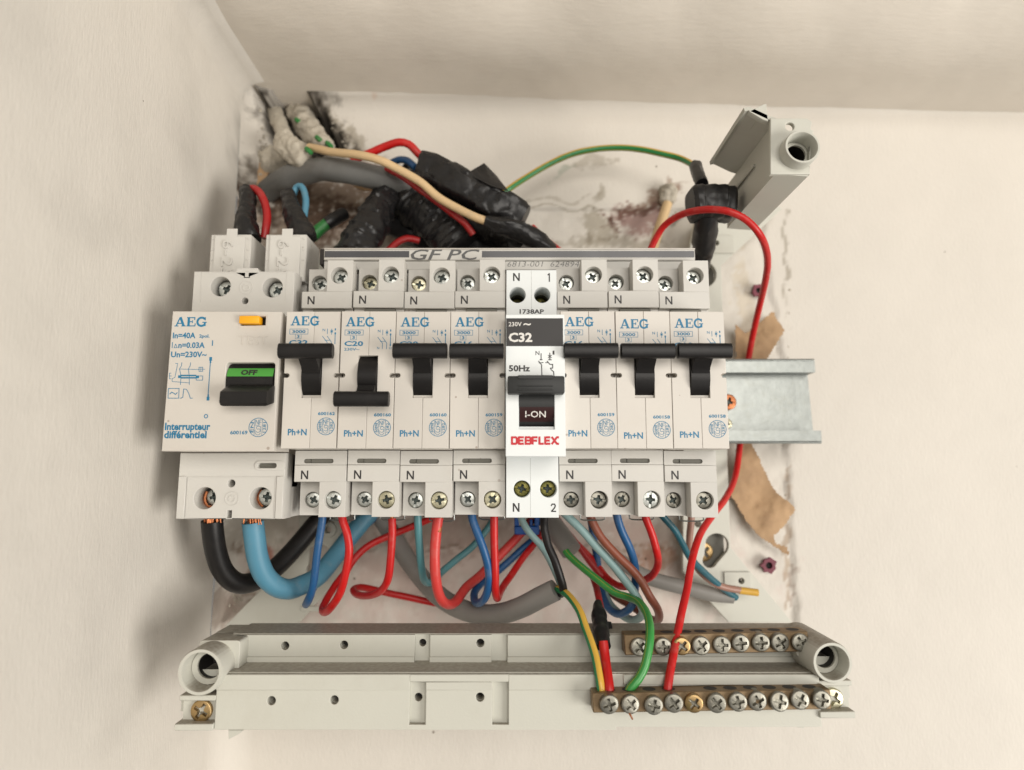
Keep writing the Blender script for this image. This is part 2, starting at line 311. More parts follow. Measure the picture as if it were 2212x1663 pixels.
def block_letters(x0, z0, x1, z1, y):
    Lt = {'D': [[(0, 0), (0, 10)], [(0, 9), (5.0, 9), (6.4, 7.6), (6.4, 2.4), (5.0, 1), (0, 1)]], 'E': [[(0, 0), (0, 10)], [(0, 9), (6.6, 9)], [(0, 5), (6, 5)], [(0, 1), (6.6, 1)]],
          'B': [[(0, 0), (0, 10)], [(0, 9), (5.2, 9), (6.3, 8.2), (6.3, 6), (5.4, 5), (0, 5)], [(5.4, 5), (6.6, 4), (6.6, 2), (5.4, 1), (0, 1)]], 'F': [[(0, 0), (0, 10)], [(0, 9), (6.6, 9)], [(0, 4.8), (6, 4.8)]],
          'L': [[(0, 10), (0, 0)], [(0, 1), (5.6, 1)]], 'X': [[(-.6, 9.6), (6.8, .4)], [(-.6, .4), (6.8, 9.6)], [(5.6, 9), (9, 9)], [(5.6, 1), (9, 1)]]}
    s = (x1-x0)/64; t = (z1-z0)/10; out = []; x = 1.2
    for ch in 'DEBFLEX':
        for P in Lt[ch]: out.append((2.7*t, [(x+a, b) for a, b in P]))
        x += 9.0 if ch != 'L' else 7.6
    return strokes(out, y, sc=(s, t), org=(x0, z0))
def cert_mark(cx, cz, r, a, b, y=-0.03):
    L = [(.2, arc(cx, cz, r, r, 0, 360, 30)), (.12, [(cx-r*.42, cz-r*.9), (cx-r*.42, cz+r*.9)]), (.12, [(cx+r*.42, cz-r*.9), (cx+r*.42, cz+r*.9)]), (.12, [(cx-r*.42, cz+r*.18), (cx+r*.1, cz+r*.18)]),
         (.16, [(cx-r*.3, cz+r*.3), (cx-r*.3, cz+r*.82), (cx+r*.0, cz+r*.3), (cx+r*.0, cz+r*.82)]), (.16, [(cx+r*.12, cz+r*.3), (cx+r*.12, cz+r*.8), (cx+r*.36, cz+r*.8)]), (.16, [(cx+r*.12, cz+r*.56), (cx+r*.32, cz+r*.56)]),
         (.14, arc(cx+r*.02, cz-r*.05, r*.22, r*.18, 20, 250, 8)+arc(cx+r*.0, cz-r*.35, r*.24, r*.2, 80, -160, 8)), (.14, arc(cx-r*.02, cz-r*.4, r*.32, r*.42, 160, 330, 8)), (.12, [(cx+r*.26, cz+r*.1), (cx+r*.26, cz-r*.5)])]
    return merge(strokes(L, y), txt(a, cx-r*.84, cz-r*.55, cx-r*.5, cz+r*.55, y-.03, .01, 90), txt(b, cx+r*.5, cz-r*.55, cx+r*.82, cz+r*.55, y-.03, .01, 90))
def emboss(s, x0, z0, x1, z1, y, th=.3, rot=0):
    """raised lettering, front at depth y - th"""
    cu = bpy.data.curves.new('tmp', 'FONT'); cu.body = s; cu.size = 1; cu.resolution_u = 2; cu.extrude = .05; cu.offset = -.004
    V, Fc = eval_curve(cu); xs = [v.x for v in V]; ys = [v.y for v in V]; a, b = min(xs), min(ys); w = max(xs)-a; h = max(ys)-b; out = []
    for v in V:
        u, q_ = (v.x-a)/w, (v.y-b)/h
        if rot == -90: u, q_ = q_, 1-u
        out.append(Vector((x0+u*(x1-x0), y-(th if v.z > 0 else 0), z0+q_*(z1-z0))))
    return (out, Fc)
# ---- combination screw head, unit radius, facing -y
def screw_geo(slot=True, n=46, arm=0.56):
    V, Fc, idx = [], [], {}
    def h(x, z):
        r = math.hypot(x, z); d = 0.16*(r**2.6) + (0.10*((r-.9)/.1) if r > .9 else 0)
        if slot and abs(z) < 0.16: d = max(d, 0.34)
        ax, az = abs(x), abs(z); w = 0.15
        if (ax < w and az < arm) or (az < w and ax < arm): d = max(d, 0.75-0.25*max(ax, az))
        if ax+az < 0.40: d = max(d, 0.72)
        return d
    for i in range(n+1):
        for j in range(n+1):
            x = -1+2*i/n; z = -1+2*j/n; r = math.hypot(x, z)
            if r > 1.0+2/n: continue
            if r > 1: x, z = x/r, z/r
            idx[i, j] = len(V); V.append(Vector((x, h(x, z)*0.62, z)))
    for i in range(n):
        for j in range(n):
            q = [(i, j), (i+1, j), (i+1, j+1), (i, j+1)]
            if all(k in idx for k in q): Fc.append(tuple(idx[k] for k in q))
    m = len(V); k = 40                                   # skirt
    for a in range(k):
        c, s = math.cos(2*math.pi*a/k), math.sin(2*math.pi*a/k); V += [Vector((c*.995, .16, s*.995)), Vector((c, 1.3, s))]
    for a in range(k):
        b = (a+1) % k; Fc.append((m+2*a, m+2*b, m+2*b+1, m+2*a+1))
    return (V, Fc)
def screw(parent, x, y, z, r, mt, ang, key='combo', name='screw', tilt=(0, 0)):
    """x, y, z relative to the parent thing's origin"""
    jr = random.Random(int(x*7+z*13+ang)); y += jr.uniform(-.35, .35); tilt = (tilt[0]+jr.uniform(-4, 4), tilt[1]+jr.uniform(-4, 4))
    o = part(name, lambda: screw_geo(key == 'combo', arm=0.56 if key == 'combo' else 0.66), mt, parent, True, key='screw_'+key+mt.name, loc=(x, y, z), rot=(R(tilt[0]), R(ang), R(tilt[1])), scale=r)
    me = o.data
    if len(me.materials) == 1:                        # slot and cross faces get a darker metal, shade painted in for contrast
        me.materials.append(recess_shade if key == 'combo' else recess_shade_soft)
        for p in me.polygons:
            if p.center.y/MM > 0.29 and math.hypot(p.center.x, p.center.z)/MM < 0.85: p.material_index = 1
    return o

# ------------------------------------------------------------------ the setting
YW = 88.0
def stains(lst):
    def f(P, tint):
        n1 = noise.noise(P*0.09)*6; n2 = noise.noise(P*0.09+Vector((31, 7, 5)))*6; n3 = noise.fractal(P*0.35, 0.8, 2.1, 4)
        c = Vector(tint)
        for (q, ru, rv, ang, col, st) in lst:
            du = (P.x-q[0])+n1; dv = (P.z-q[1])+n2; ca, sa = math.cos(R(ang)), math.sin(R(ang)); u = (du*ca+dv*sa)/ru; v = (-du*sa+dv*ca)/rv
            soft = col[0] < .2 or col[0] > .9
            if soft: n3s = noise.fractal(P*.14, 0.7, 2.1, 4)
            k = 1-(u*u+v*v)+(n3s*.7 if soft else n3*.8)
            if k > 0:
                k = min(1, k*(1.1 if soft else 1.6))*st; c = Vector([c[i]*(1-k)+c[i]*col[i]*k for i in range(3)])
        return c
    return f
def P2(px, py): p = at(px, py, YW); return (p.x, p.z)
def inpoly(x, z, poly):
    c = False; j = len(poly)-1
    for i in range(len(poly)):
        xi, zi = poly[i]; xj, zj = poly[j]
        if (zi > z) != (zj > z) and x < (xj-xi)*(z-zi)/(zj-zi)+xi: c = not c
        j = i
    return c
BRN = (0.34, 0.22, 0.16); GRY = (0.55, 0.52, 0.46); DRK = (0.13, 0.11, 0.09); PUR = (0.42, 0.22, 0.22); RST = (0.75, 0.42, 0.26); PNK = (0.98, 0.86, 0.86)
ST = [(P2(1075, 1260), 120, 42, 0, PNK, .8), (P2(1400, 440), 22, 4.5, 22, BRN, .85), (P2(1372, 472), 15, 8, 0, PUR, .75), (P2(1480, 470), 9, 2.5, 30, DRK, .8), (P2(1438, 405), 8, 1.5, 80, BRN, .6), (P2(1290, 485), 9, 9, 0, GRY, .8), (P2(1320, 520), 30, 5, 0, GRY, .7),
      (P2(1290, 350), 14, 3, 10, GRY, .55), (P2(1225, 372), 7, 2, 30, (0.6, .7, .64), .6), (P2(1180, 432), 26, 1.2, 0, GRY, .5), (P2(1296, 430), 1.6, 5, 0, GRY, .7), (P2(1240, 449), 40, .6, -1, GRY, .7),
      (P2(840, 180+15), 7, 3, 50, RST, .3), (P2(655, 262), 26, 20, -40, (0.06, .05, .04), .92), (P2(690, 230), 18, 6, -48, DRK, .9), (P2(728, 282), 18, 5.5, -50, DRK, .9), (P2(748, 300), 22, 9, -50, GRY, .8), (P2(640, 200), 14, 3, 10, DRK, .7), (P2(578, 225), 3, 9, 20, DRK, .8), (P2(590, 400), 16, 20, 0, DRK, .9), (P2(700, 430), 40, 16, 0, (0.30, .22, .17), .9), (P2(640, 480), 30, 18, 0, (0.36, .27, .21), .8), (P2(760, 500), 30, 12, 0, (0.4, .3, .25), .6),  # blots over the wall hole: soot and painted-in cavity shade
      (P2(545, 1210), 3, 30, 8, BRN, .6), (P2(515, 1310), 9, 10, 0, BRN, .5), (P2(583, 1186), 3, 6, 0, (0.8, .3, .25), .7), (P2(560, 1130), 18, 14, 0, GRY, .45), (P2(1000, 1160), 40, 10, 0, (0.6, .5, .45), .55), (P2(1370, 1160), 22, 14, 0, (0.7, .55, .5), .5), (P2(1418, 1210), 9, 7, 0, RST, .6), (P2(870, 1230), 30, 16, 0, (0.86, .8, .78), .6),
      (P2(1620, 700), 6, 40, 5, (0.86, .78, .64), .5), (P2(1692, 560), 1.6, 26, 0, (0.45, .42, .36), .7), (P2(1700, 1180), 1.4, 40, -3, (0.5, .36, .24), .6), (P2(1715, 1270), 1.2, 10, 0, BRN, .5), (P2(1080, 1190), 90, .5, 0, GRY, .7)]
stf = stains(ST)
HOLE = [P2(*q) for q in ((566, 206), (588, 232), (618, 208), (640, 196), (668, 205), (690, 232), (712, 268), (742, 305), (748, 322), (700, 335), (640, 350), (600, 340), (585, 300), (572, 250))]
RX = P2(1700, 900)[0]; RZ = P2(1200, 449)[1]; RTOPX = P2(1670, 460)[0]
def edge_x(z): return RX + 2.2*noise.noise(Vector((z*0.12, 3, 1))) + 1.1*noise.noise(Vector((z*0.5, 9, 2))) - max(0, (z-20))*0.09
def back_y(x, z):
    P = Vector((x, 0, z)); y = YW + 0.55*noise.noise(P*0.022) + 0.10*noise.noise(P*0.12)
    zt = RZ+1.2*noise.noise(Vector((x*0.06, 5, 5)))
    zlo = P2(1200, 1420)[1]
    if x < edge_x(z) and zlo < z < zt and x > -75:                    # bared masonry left by the old box
        k = min(1, (zt-z)/1.2, (edge_x(z)-x)/1.2, (z-zlo)/8); y += k*(1.3+0.9*noise.fractal(P*0.06, 0.8, 2.2, 4))
    rc_ = 15.0; ox = 0
    if x < rc_-69.6: d = rc_-(x+69.6); y -= rc_-math.sqrt(max(0, rc_*rc_-d*d))
    if z > 141.5: d = min(8, z-141.5); y -= 8-math.sqrt(max(0, 64-d*d))
    if z > 90 and x < 10 and inpoly(x+2.6*noise.noise(P*0.16)+.7*noise.noise(P*.6), z+2.6*noise.noise(P*0.16+Vector((9, 0, 0))), HOLE): y += 24+5*noise.noise(P*0.1)
    return y
def grid(us, vs, fn, cf):
    V, C, Fc = [], [], []; n = len(vs)
    for u in us:
        for v in vs:
            p = fn(u, v); V.append(p); C.append(cf(p))
    for i in range(len(us)-1):
        for j in range(n-1): Fc.append((i*n+j, (i+1)*n+j, (i+1)*n+j+1, i*n+j+1))
    return (V, Fc), C
def frange(a, b, s):
    n = int(round((b-a)/s)); return [a+(b-a)*i/n for i in range(n+1)]
g, c = grid([-69.6, -69.3, -68.8, -68]+[-67.6]+frange(-67, 2, .7)+frange(3, 200, 1.25)+frange(204, 420, 4), frange(-230, -150, 4)[:-1]+frange(-150, 84, 1.25)+frange(85, 152, .7), lambda x, z: Vector((x, back_y(x, z), z)), lambda p: stf(p, (1, 1, 1)))
struct('back_wall', g, wall_m, c)
sst = stains([((-69, 100), 3, 3, 0, GRY, .4)])
def rise(x, y): return 0.0085*min(1, max(.12, (x+62)/70))*min(65, max(0, 58-y+7*noise.noise(Vector((x*0.022, 3, 3)))))**2
def side_f(y, v):
    zc = ceil_f(-62, y).z-.12; z = v+150 if v < -100 else 50+(v+100)*(zc-50)/100; P = Vector((0, y, z)); x = -69.6 + 0.5*noise.noise(P*0.03)*min(1, (73-y)/20)
    if v > -10: d = min(10, v+10); x += 10-math.sqrt(max(0, 100-d*d))
    return Vector((x, y, z))
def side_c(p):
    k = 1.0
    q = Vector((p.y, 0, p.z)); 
    dd = math.hypot((p.y-84)/26, (p.z-118)/34)+.35*noise.fractal(Vector((p.y*.12, p.z*.12, 4)), .8, 2, 4)  # darker blotch towards the upper back corner
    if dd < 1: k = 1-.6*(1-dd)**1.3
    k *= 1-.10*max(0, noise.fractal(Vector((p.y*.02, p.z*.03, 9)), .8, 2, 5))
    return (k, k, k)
def ceil_f(x, y):
    P = Vector((x, y, 0)); return Vector((x, y, 149.3-(x-32)*0.0185+0.5*noise.noise(P*0.03)+0.18*noise.noise(P*0.15)+ rise(x, y)))
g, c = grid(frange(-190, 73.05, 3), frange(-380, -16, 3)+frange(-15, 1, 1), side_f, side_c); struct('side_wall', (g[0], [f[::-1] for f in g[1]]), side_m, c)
def ceil_c(p):
    n = noise.fractal(Vector((p.x*.05, p.y*.05, 2)), .8, 2, 4); return (1-.05*max(0, n),)*3
g, c = grid(frange(-90, 420, 3), frange(-70, 131, 3), ceil_f, ceil_c); struct('niche_ceiling', (g[0], [f[::-1] for f in g[1]]), ceil_m, c)

# ------------------------------------------------------------------ circuit breakers
W1 = 17.85
NOTCH = 1.25
def notch_pts(x, sgn, z=NOTCH, r=0.72, l=1.75):
    P = [(x, z-r*sgn if sgn > 0 else z+r)]
    if sgn < 0:   # left edge, walking downwards
        P = [(x, z+r)]+[(x+l-r+r*math.sin(R(a)), z+r*math.cos(R(a))) for a in (0, 30, 60, 90, 120, 150, 180)]+[(x, z-r)]
    else:         # right edge, walking upwards
        P = [(x, z-r)]+[(x-(l-r)-r*math.sin(R(a)), z-r*math.cos(R(a))) for a in (0, 30, 60, 90, 120, 150, 180)]+[(x, z+r)]
    return P
def front_left():
    o = [(0.05, 22.6)]+notch_pts(0.05, -1)+[(0.05, -22.5), (9.22, -22.5), (9.22, -6.1), (5.95, -6.1), (5.95, 7.8), (9.22, 7.8), (9.22, 22.6)]
    return slab(o, [], 0, 4.0, 0.14)
def front_right():
    o = [(9.30, 22.6), (9.30, 7.8), (12.35, 7.8), (12.35, -6.1), (9.30, -6.1), (9.30, -22.5), (W1, -22.5)]+notch_pts(W1, 1)+[(W1, 22.6)]
    return slab(o, [], 0, 4.0, 0.14)
def nose_core():  # sides of the nose, the cheeks and ledge of the toggle window
    return merge(box(0.1, 5.9, 4.05, 15, -22.4, 22.5), box(12.4, W1-.05, 4.05, 15, -22.4, 22.5), box(5.9, 12.4, 4.05, 15, 7.9, 22.5), box(5.9, 12.4, 4.05, 15, -22.4, -6.2), box(5.98, 12.32, 1.3, 4.0, -6.05, -5.1, .1), box(5.9, 12.4, 12, 15, -6.2, 7.9))
def terminals():
    g = [box(.05, W1, 14.2, 60, -33.3, -27.6, .18), box(.05, W1, 15.6, 60, -27.5, -22.6)]
    g.append(slab(rect(.05, W1, -27.55, -22.7), [rrect(3.0, 13.2, -27.0, -25.5, .7)], 14.45, 15.55, .1))
    g.append(slab(rect(8.75, W1, -45.1, -33.25), [circ(13.45, -39.4, 3.0)], 14.2, 20.6, .18))
    g.append(box(8.8, W1-.05, 26, 60, -45.0, -33.3)); g.append(lathe(13.45, -39.4, [(3.0, 20.5), (3.02, 26)], 24))
    g.append(slab(rect(.15, 8.7, -44.9, -33.35), [circ(4.6, -39.6, 2.75)], 21, 24.5, .15)); g.append(box(.15, 8.7, 28, 60, -44.8, -33.4)); g.append(lathe(4.6, -39.6, [(2.76, 24.4), (2.77, 28)], 24)); g.append(box(8.75, 9.0, 20.6, 28, -45.0, -33.3))
    return merge(*g)
def terminals_top():
    g = []
    g += [box(.05, W1, 14.2, 60, 27.4, 33.5, .18), box(.05, W1, 16.4, 60, 22.7, 27.3)]
    g.append(slab(rect(8.75, W1, 33.45, 45.0), [circ(13.0, 39.4, 3.0)], 14.2, 20.6, .18)); g.append(lathe(13.0, 39.4, [(3.0, 20.5), (3.02, 26)], 24)); g.append(box(8.8, W1-.05, 26, 60, 33.5, 43.5))
    g.append(slab(rect(.15, 8.7, 33.5, 43.8), [circ(4.0, 38.6, 2.8)], 21, 24.5, .15)); g.append(box(.15, 8.7, 28, 60, 33.5, 43.5)); g.append(lathe(4.0, 38.6, [(2.81, 24.4), (2.82, 28)], 24)); g.append(box(8.75, 9.0, 20.6, 28, 33.5, 44.5))
    return merge(*g)
def rotor_geo(x0, x1, cy, cz, r, a0=-110, a1=110, n=20):
    V = []; 
    for x in (x0, x1):
        for k in range(n+1):
            a = R(a0+(a1-a0)*k/n); V.append(Vector((x, cy-r*math.cos(a), cz+r*math.sin(a))))
    m = n+1; Fc = [(k, k+1, m+k+1, m+k) for k in range(n)]+[tuple(range(m)), tuple(range(2*m-1, m-1, -1))]
    return (V, Fc)
def bar_geo(up):
    """rounded cross bar of the toggle, with its stem"""
    zc = 8.1 if up else -7.2; s = 1 if up else -1
    P = []
    for k in range(20):
        a = 2*math.pi*k/20; y = -6.6-1.9*math.copysign(abs(math.cos(a))**.7, math.cos(a)); z = zc+2.42*math.copysign(abs(math.sin(a))**.6, math.sin(a)); P.append((y, z))
    V, Fc = [], []
    xs = [(.42, .86), (.62, 1), (W1/2-.0, 1), (W1-.45, 1), (W1-.25, .86)]
    for x, q in xs: V += [Vector((x, -6.6+(y+6.6)*q, zc+(z-zc)*q)) for y, z in P]
    for i in range(len(xs)-1):
        for k in range(20): k2 = (k+1) % 20; Fc.append((i*20+k, i*20+k2, (i+1)*20+k2, (i+1)*20+k))
    Fc += [tuple(range(20)), tuple(range((len(xs)-1)*20+19, (len(xs)-1)*20-1, -1))]
    return (V, Fc)
def stem_geo(up):
    s = 1 if up else -1; V = []; prof = [(2, 1.2), (2, 6.8), (-5.6, 9.3), (-6.2, 6.2), (-2.6, 3.6), (-1.7, 1.8)] if up else [(2, -1.2), (2, -6.0), (-5.6, -8.4), (-6.2, -5.6), (-2.4, -3.8), (-1.7, -2.2)]
    for x in (6.35, 12.0): V += [Vector((x, y, z)) for y, z in prof]
    n = len(prof); return (V, [(k, (k+1) % n, n+(k+1) % n, n+k) for k in range(n)]+[tuple(range(n)), tuple(range(2*n-1, n-1, -1))])
def N_mark(x, z, w=2.4, h=2.95, y=14.2): return strokes([(.5, [(x+.2, z), (x+.2, z+h)]), (.54, [(x+.3, z+h-.2), (x+w-.3, z+.2)]), (.5, [(x+w-.2, z), (x+w-.2, z+h)])], y-.02)
def clamp_geo():
    pts = [(8.4, 30, -43.5), (8.6, 30, -46.2), (9.4, 30, -47.2), (16.6, 30, -47.2), (17.3, 30, -46.2), (17.4, 30, -43.5)]; return tube([Vector(p) for p in pts], .28, 6, 1.0)[:2]
def schematic(x=12.0, top=16.5, full=True):
    K = 1.45
    L = [(.13, [(x+1.7, 16.4), (x+1.7, 14.6)]), (.13, [(x+3.1, 16.4), (x+3.1, 14.4)]), (.11, [(x+2.7, 15.9), (x+3.5, 15.1)]), (.11, [(x+2.7, 15.1), (x+3.5, 15.9)]), (.11, [(x+2.7, 15.5), (x+3.5, 15.5)]), (.26, [(x+4.3, 16.5), (x+4.3, 15.8)]),
         (.13, [(x+0.1, 13.9), (x+1.7, 11.9), (x+1.7, 10)]), (.13, [(x+1.7, 13.9), (x+3.1, 11.9), (x+3.1, 10)]), (.1, [(x+.9, 12.5), (x+2.7, 12.5)]), (.16, [(x+4.3, 15.2), (x+4.3, 11.2)]), (.34, [(x+4.3, 15.1), (x+4.3, 14.5)])]
    L = [(a*K, b) for a, b in L]
    g = [strokes(L), txt('N', x+.1, 15.5, x+.95, 16.4, bold=.01)]
    if full: g += [txt('N', x-.0, 9.9, x+.7, 10.7, bold=.01), strokes([(.12, arc(x+4.3, 10.3, .35, .35, 0, 360, 10)), (.4, [(x+4.3, 11.6), (x+4.3, 11.0)])])]
    return merge(*g)
def breaker(x0, rating, number, up, label, angs, dz=0.0, volts=False, mts=None):
    t = thing('circuit_breaker', label, 'circuit breaker', (x0, 0, 0), 'narrow breakers with black cross-bar toggles on the rail')
    part('front_shell', front_left, beige, t, True, 'fl'); part('front_shell', front_right, beige, t, True, 'fr')
    part('nose_housing', nose_core, beige, t, True, 'nc'); part('lower_terminal_housing', terminals, beige_sh, t, True, 'tm'); part('upper_terminal_housing', terminals_top, beige_sh, t, True, 'tt')
    part('rail_clip', lambda: merge(box(3.1, 5.4, 15.2, 15.58, -26.9, -25.6), box(5.6, 13.1, 14.9, 15.57, -26.9, -25.6)), slot_gr, t, True, 'clip')
    part('rail_clip', lambda: merge(box(4, 15, 15.0, 16.3, 25.2, 27.2, .2)), slot_gr, t, True, 'clip2')
    part('wire_clamp', clamp_geo, steel, t, True, 'clamp')
    tg = part('toggle', lambda: rotor_geo(6.1, 12.2, 6.2, 1.0, 7.7), black_pl, t, True, 'rotor')
    part('toggle_stem', lambda: stem_geo(up), black_pl, tg, True, 'stem%d' % up); part('toggle_bar', lambda: bar_geo(up), black_pl, tg, True, 'bar%d' % up)
    bz = dz; rr_ = random.Random(int(x0*10)); t.rotation_euler = (R(rr_.uniform(-.5, .5)), R(rr_.uniform(-.22, .22)), 0); t.location.y += rr_.uniform(-.35, .35)*MM
    part('maker_lettering', slab_letters(1.5, 17.5+bz, 10.8, 20.6+bz), cyan_ink, t, True)
    g = [strokes([(.14, [(1.3, 14.6), (7.3, 14.6), (7.3, 16.3), (1.3, 16.3), (1.3, 14.6)]), (.12, [(3.2, 14.45), (3.2, 13.0), (5.1, 13.0), (5.1, 14.45)])]), txt('3000', 2.1, 14.9, 6.5, 16.0, bold=.03), txt('3', 3.7, 13.25, 4.6, 14.3, bold=.03), txt(rating, 1.2, 10.9, 7.4, 12.6, bold=.03)]
    if volts: g.append(txt('230V~', 1.2, 9.4, 6.2, 10.35, bold=.015))
    part('rating_print', shift(merge(*g), (0, 0, bz)), cyan_ink, t, True)
    part('switch_symbol', shift(schematic(full=volts), (0, 0, bz)), cyan_ink, t, True)
    part('pole_print', shift(txt('Ph+N', 2.1, -18.7, 8.2, -16.6, bold=.025), (0, 0, bz)), cyan_ink, t, True)
    part('certification_mark', shift(merge(cert_mark(14.3, -15.8, 2.75, '60898', '1282'), txt(number, 11.6, -12.2, 17.1, -11.1, bold=.03)), (0, 0, bz)), cyan_ink, t, True)
    part('neutral_mark', lambda: N_mark(2.4, -32.4), black_ink, t, True, 'nb'); part('neutral_mark', lambda: N_mark(2.2, 28.8), black_ink, t, True, 'nt')
    m = mts or (zinc,)*4
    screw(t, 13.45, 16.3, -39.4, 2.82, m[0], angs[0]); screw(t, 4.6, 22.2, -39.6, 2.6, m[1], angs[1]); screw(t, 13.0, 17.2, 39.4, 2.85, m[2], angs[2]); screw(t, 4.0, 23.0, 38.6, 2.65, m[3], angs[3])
    return t
BR = [(-18.25, 'C32', '600162', True, 'cream breaker number 600162 with its toggle up, right beside the wide cream switch', (20, 30, 60, 20), 0.4, False, None),
      (0, 'C20', '600160', False, 'cream C20 breaker whose black toggle is down, the only one of the row', (-15, 30, 25, 20), 0, True, (zinc_y, zinc, zinc, zinc_y)),
      (18, 'C20', '600160', True, 'cream C20 breaker with its toggle up, to the right of the switched-off breaker', (-12, -75, -65, 10), 0, False, (zinc_y, zinc, zinc, zinc_y)),
      (36, 'C16', '600159', True, 'cream C16 breaker number 600159, touching the left side of the bright white breaker', (-50, 40, 35, 45), 0, False, (zinc_y, zinc, zinc, zinc)),
      (72.2, 'C16', '600159', True, 'cream C16 breaker number 600159, touching the right side of the bright white breaker', (10, -5, -30, 60), 0, False, (nickel, nickel, zinc, zinc)),
      (90.2, 'C10', '600158', True, 'cream C10 breaker number 600158, between a C16 breaker and the end breaker', (-85, -60, 40, -40), -0.7, False, (zinc, nickel, zinc, zinc)),
      (108.2, 'C10', '600158', True, 'cream C10 breaker at the right end of the row, next to the bare steel rail', (-40, 60, 60, 20), -0.4, False, (nickel, nickel, zinc, zinc))]
for b in BR: breaker(*b)

# ------------------------------------------------------------------ bright white breaker
t = thing('circuit_breaker', 'bright white breaker with a black C32 label and red lettering, among the cream ones', 'circuit breaker', (54.1, 0, 0))
def X(px, y=-6): return at(px, 800, y).x
def Z(py, y=-6): return at(1106, py, y).z
zt, zb = Z(679), Z(986); x0, x1 = X(1092.5), X(1220.5)
wx0, wx1, wz0, wz1 = X(1121), X(1197), Z(927), Z(813)
part('front_shell', slab([(x0, zb), (x1, zb), (x1, zt), (x0, zt)], [[(wx0, wz0), (wx1, wz0), (wx1, wz1), (wx0, wz1)]], -6, -3.2, .2), white_pl, t)
part('nose_housing', merge(box(x0+.1, wx0-.02, -3.15, -.3, zb+.1, zt-.1), box(wx1+.02, x1-.1, -3.15, -.3, zb+.1, zt-.1), box(wx0, wx1, -3.15, -.3, wz1+.05, zt-.1), box(wx0, wx1, -3.15, -.3, zb+.1, wz0-.05), box(54.25, 71.9, -.25, 15, zb+.4, zt-.4), box(wx0+.05, wx1-.05, -4.6, -3.2, wz0+.05, wz0+.9)), white_pl, t)
y1 = 14.0; X2 = lambda p: at(p, 800, y1).x; Z2 = lambda p: at(1106, p, y1).z
part('upper_terminal_housing', merge(slab(rect(54.2, 71.95, Z2(679)-1, Z2(584)), [circ(X2(1118), Z2(638), 2.85), circ(X2(1172), Z2(638), 2.85)], y1-.6, 24, .2), box(54.3, 71.9, 30, 60, 26, Z2(590))), white_pl, t)
part('lower_terminal_housing', merge(slab(rect(54.2, 71.95, Z2(1117.6), Z2(988)+1), [circ(X2(1127), Z2(1056), 2.85), circ(X2(1182.4), Z2(1056), 2.85)], y1-1.2, 24, .2), box(54.3, 71.9, 28, 60, Z2(1116), -26)), white_pl, t)
for a_, b_ in ((1118, 638), (1172, 638), (1127, 1056), (1182.4, 1056)): part('terminal_well', lathe(X2(a_), Z2(b_), [(2.88, 23.9), (2.9, 30)], 24), slot_gr, t)
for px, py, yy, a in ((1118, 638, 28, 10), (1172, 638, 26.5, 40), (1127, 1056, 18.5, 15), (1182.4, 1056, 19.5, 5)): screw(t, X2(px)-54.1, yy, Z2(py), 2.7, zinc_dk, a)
part('rating_label', box(x0+.15, x1-.5, -6.06, -6.0, Z(747.6), Z(687.4)), black_ink, t)
part('rating_print', merge(txt('230V', X(1098.5), Z(705), X(1127), Z(695.5), -6.1, .01), txt('~', X(1131), Z(703), X(1147), Z(698), -6.1, .02), txt('C32', X(1098.5), Z(739), X(1150), Z(718.5), -6.1, .035)), white_ink, t)
part('frequency_print', txt('50Hz', X(1099), Z(802.5), X(1145), Z(788.5), -6.04, .035), black_ink, t)
def q(px, py): return (X(px), Z(py))
part('switch_symbol', merge(txt('N', X(1157), Z(767), X(1165.5), Z(758), -6.04, .01), txt('1', X(1194), Z(766), X(1198), Z(757.5), -6.04, .015),
     strokes([(.3, [q(1169, 763), q(1169, 777)]), (.3, [q(1166, 777), q(1172, 777)]), (.3, [q(1163.5, 780), q(1170, 788), q(1170.5, 812)]), (.25, [q(1164, 784), q(1174, 783)]), (.3, [q(1188, 762), q(1188, 777)]), (.22, [q(1184, 767), q(1192, 773)]), (.22, [q(1184, 773), q(1192, 767)]), (.3, [q(1184.5, 777), q(1192, 777)]),
      (.3, [q(1182, 780), q(1188, 787), q(1194, 787), q(1194, 795), q(1189, 795)]), (.25, [q(1178, 783.5), q(1185, 783)]), (.3, [q(1189, 795), q(1191, 799), q(1196, 803), q(1196.5, 812)])], -6.04)), black_ink, t)
part('maker_lettering', block_letters(X(1104), Z(960.3), X(1208), Z(942.8), -6.04), red_ink, t)
part('model_print', txt('1738AP', X2(1122.5), Z2(678.8), X2(1175.7), Z2(668.8), y1-.64, .03), black_ink, t)
part('terminal_mark', N_mark(X2(1108.5), Z2(608), 2.3, 2.9, y1-.6), black_ink, t); part('terminal_mark', N_mark(X2(1107.8), Z2(1105), 2.2, 2.9, y1-1.2), black_ink, t)
part('terminal_mark', strokes([(.42, [(X2(1188), Z2(609)), (X2(1188), Z2(592)), (X2(1185), Z2(595))])], y1-.65), black_ink, t); part('terminal_mark', strokes([(.42, [(X2(1188), Z2(1092)), (X2(1190), Z2(1088.5)), (X2(1195), Z2(1088.5)), (X2(1196.5), Z2(1092)), (X2(1195), Z2(1096.5)), (X2(1188.5), Z2(1104)), (X2(1197.5), Z2(1104))])], y1-1.26), black_ink, t)
part('seam_line', merge(box(63.0, 63.06, y1-.625, y1-.6, Z2(677), Z2(586)), box(62.4, 62.46, y1-1.225, y1-1.2, Z2(1115), Z2(990))), slot_gr, t)
tg = part('toggle', rotor_geo(wx0+.1, wx1-.1, 4, (wz0+wz1)/2+.4, 10.2, -75, 75, 28), dgrey_pl, t)
gb = []
for k in range(5):
    pass
bz0, bz1 = at(1106, 849.5, -12).z, at(1106, 811.5, -12).z; bx0, bx1 = at(1096.5, 830, -12).x, at(1220, 830, -12).x
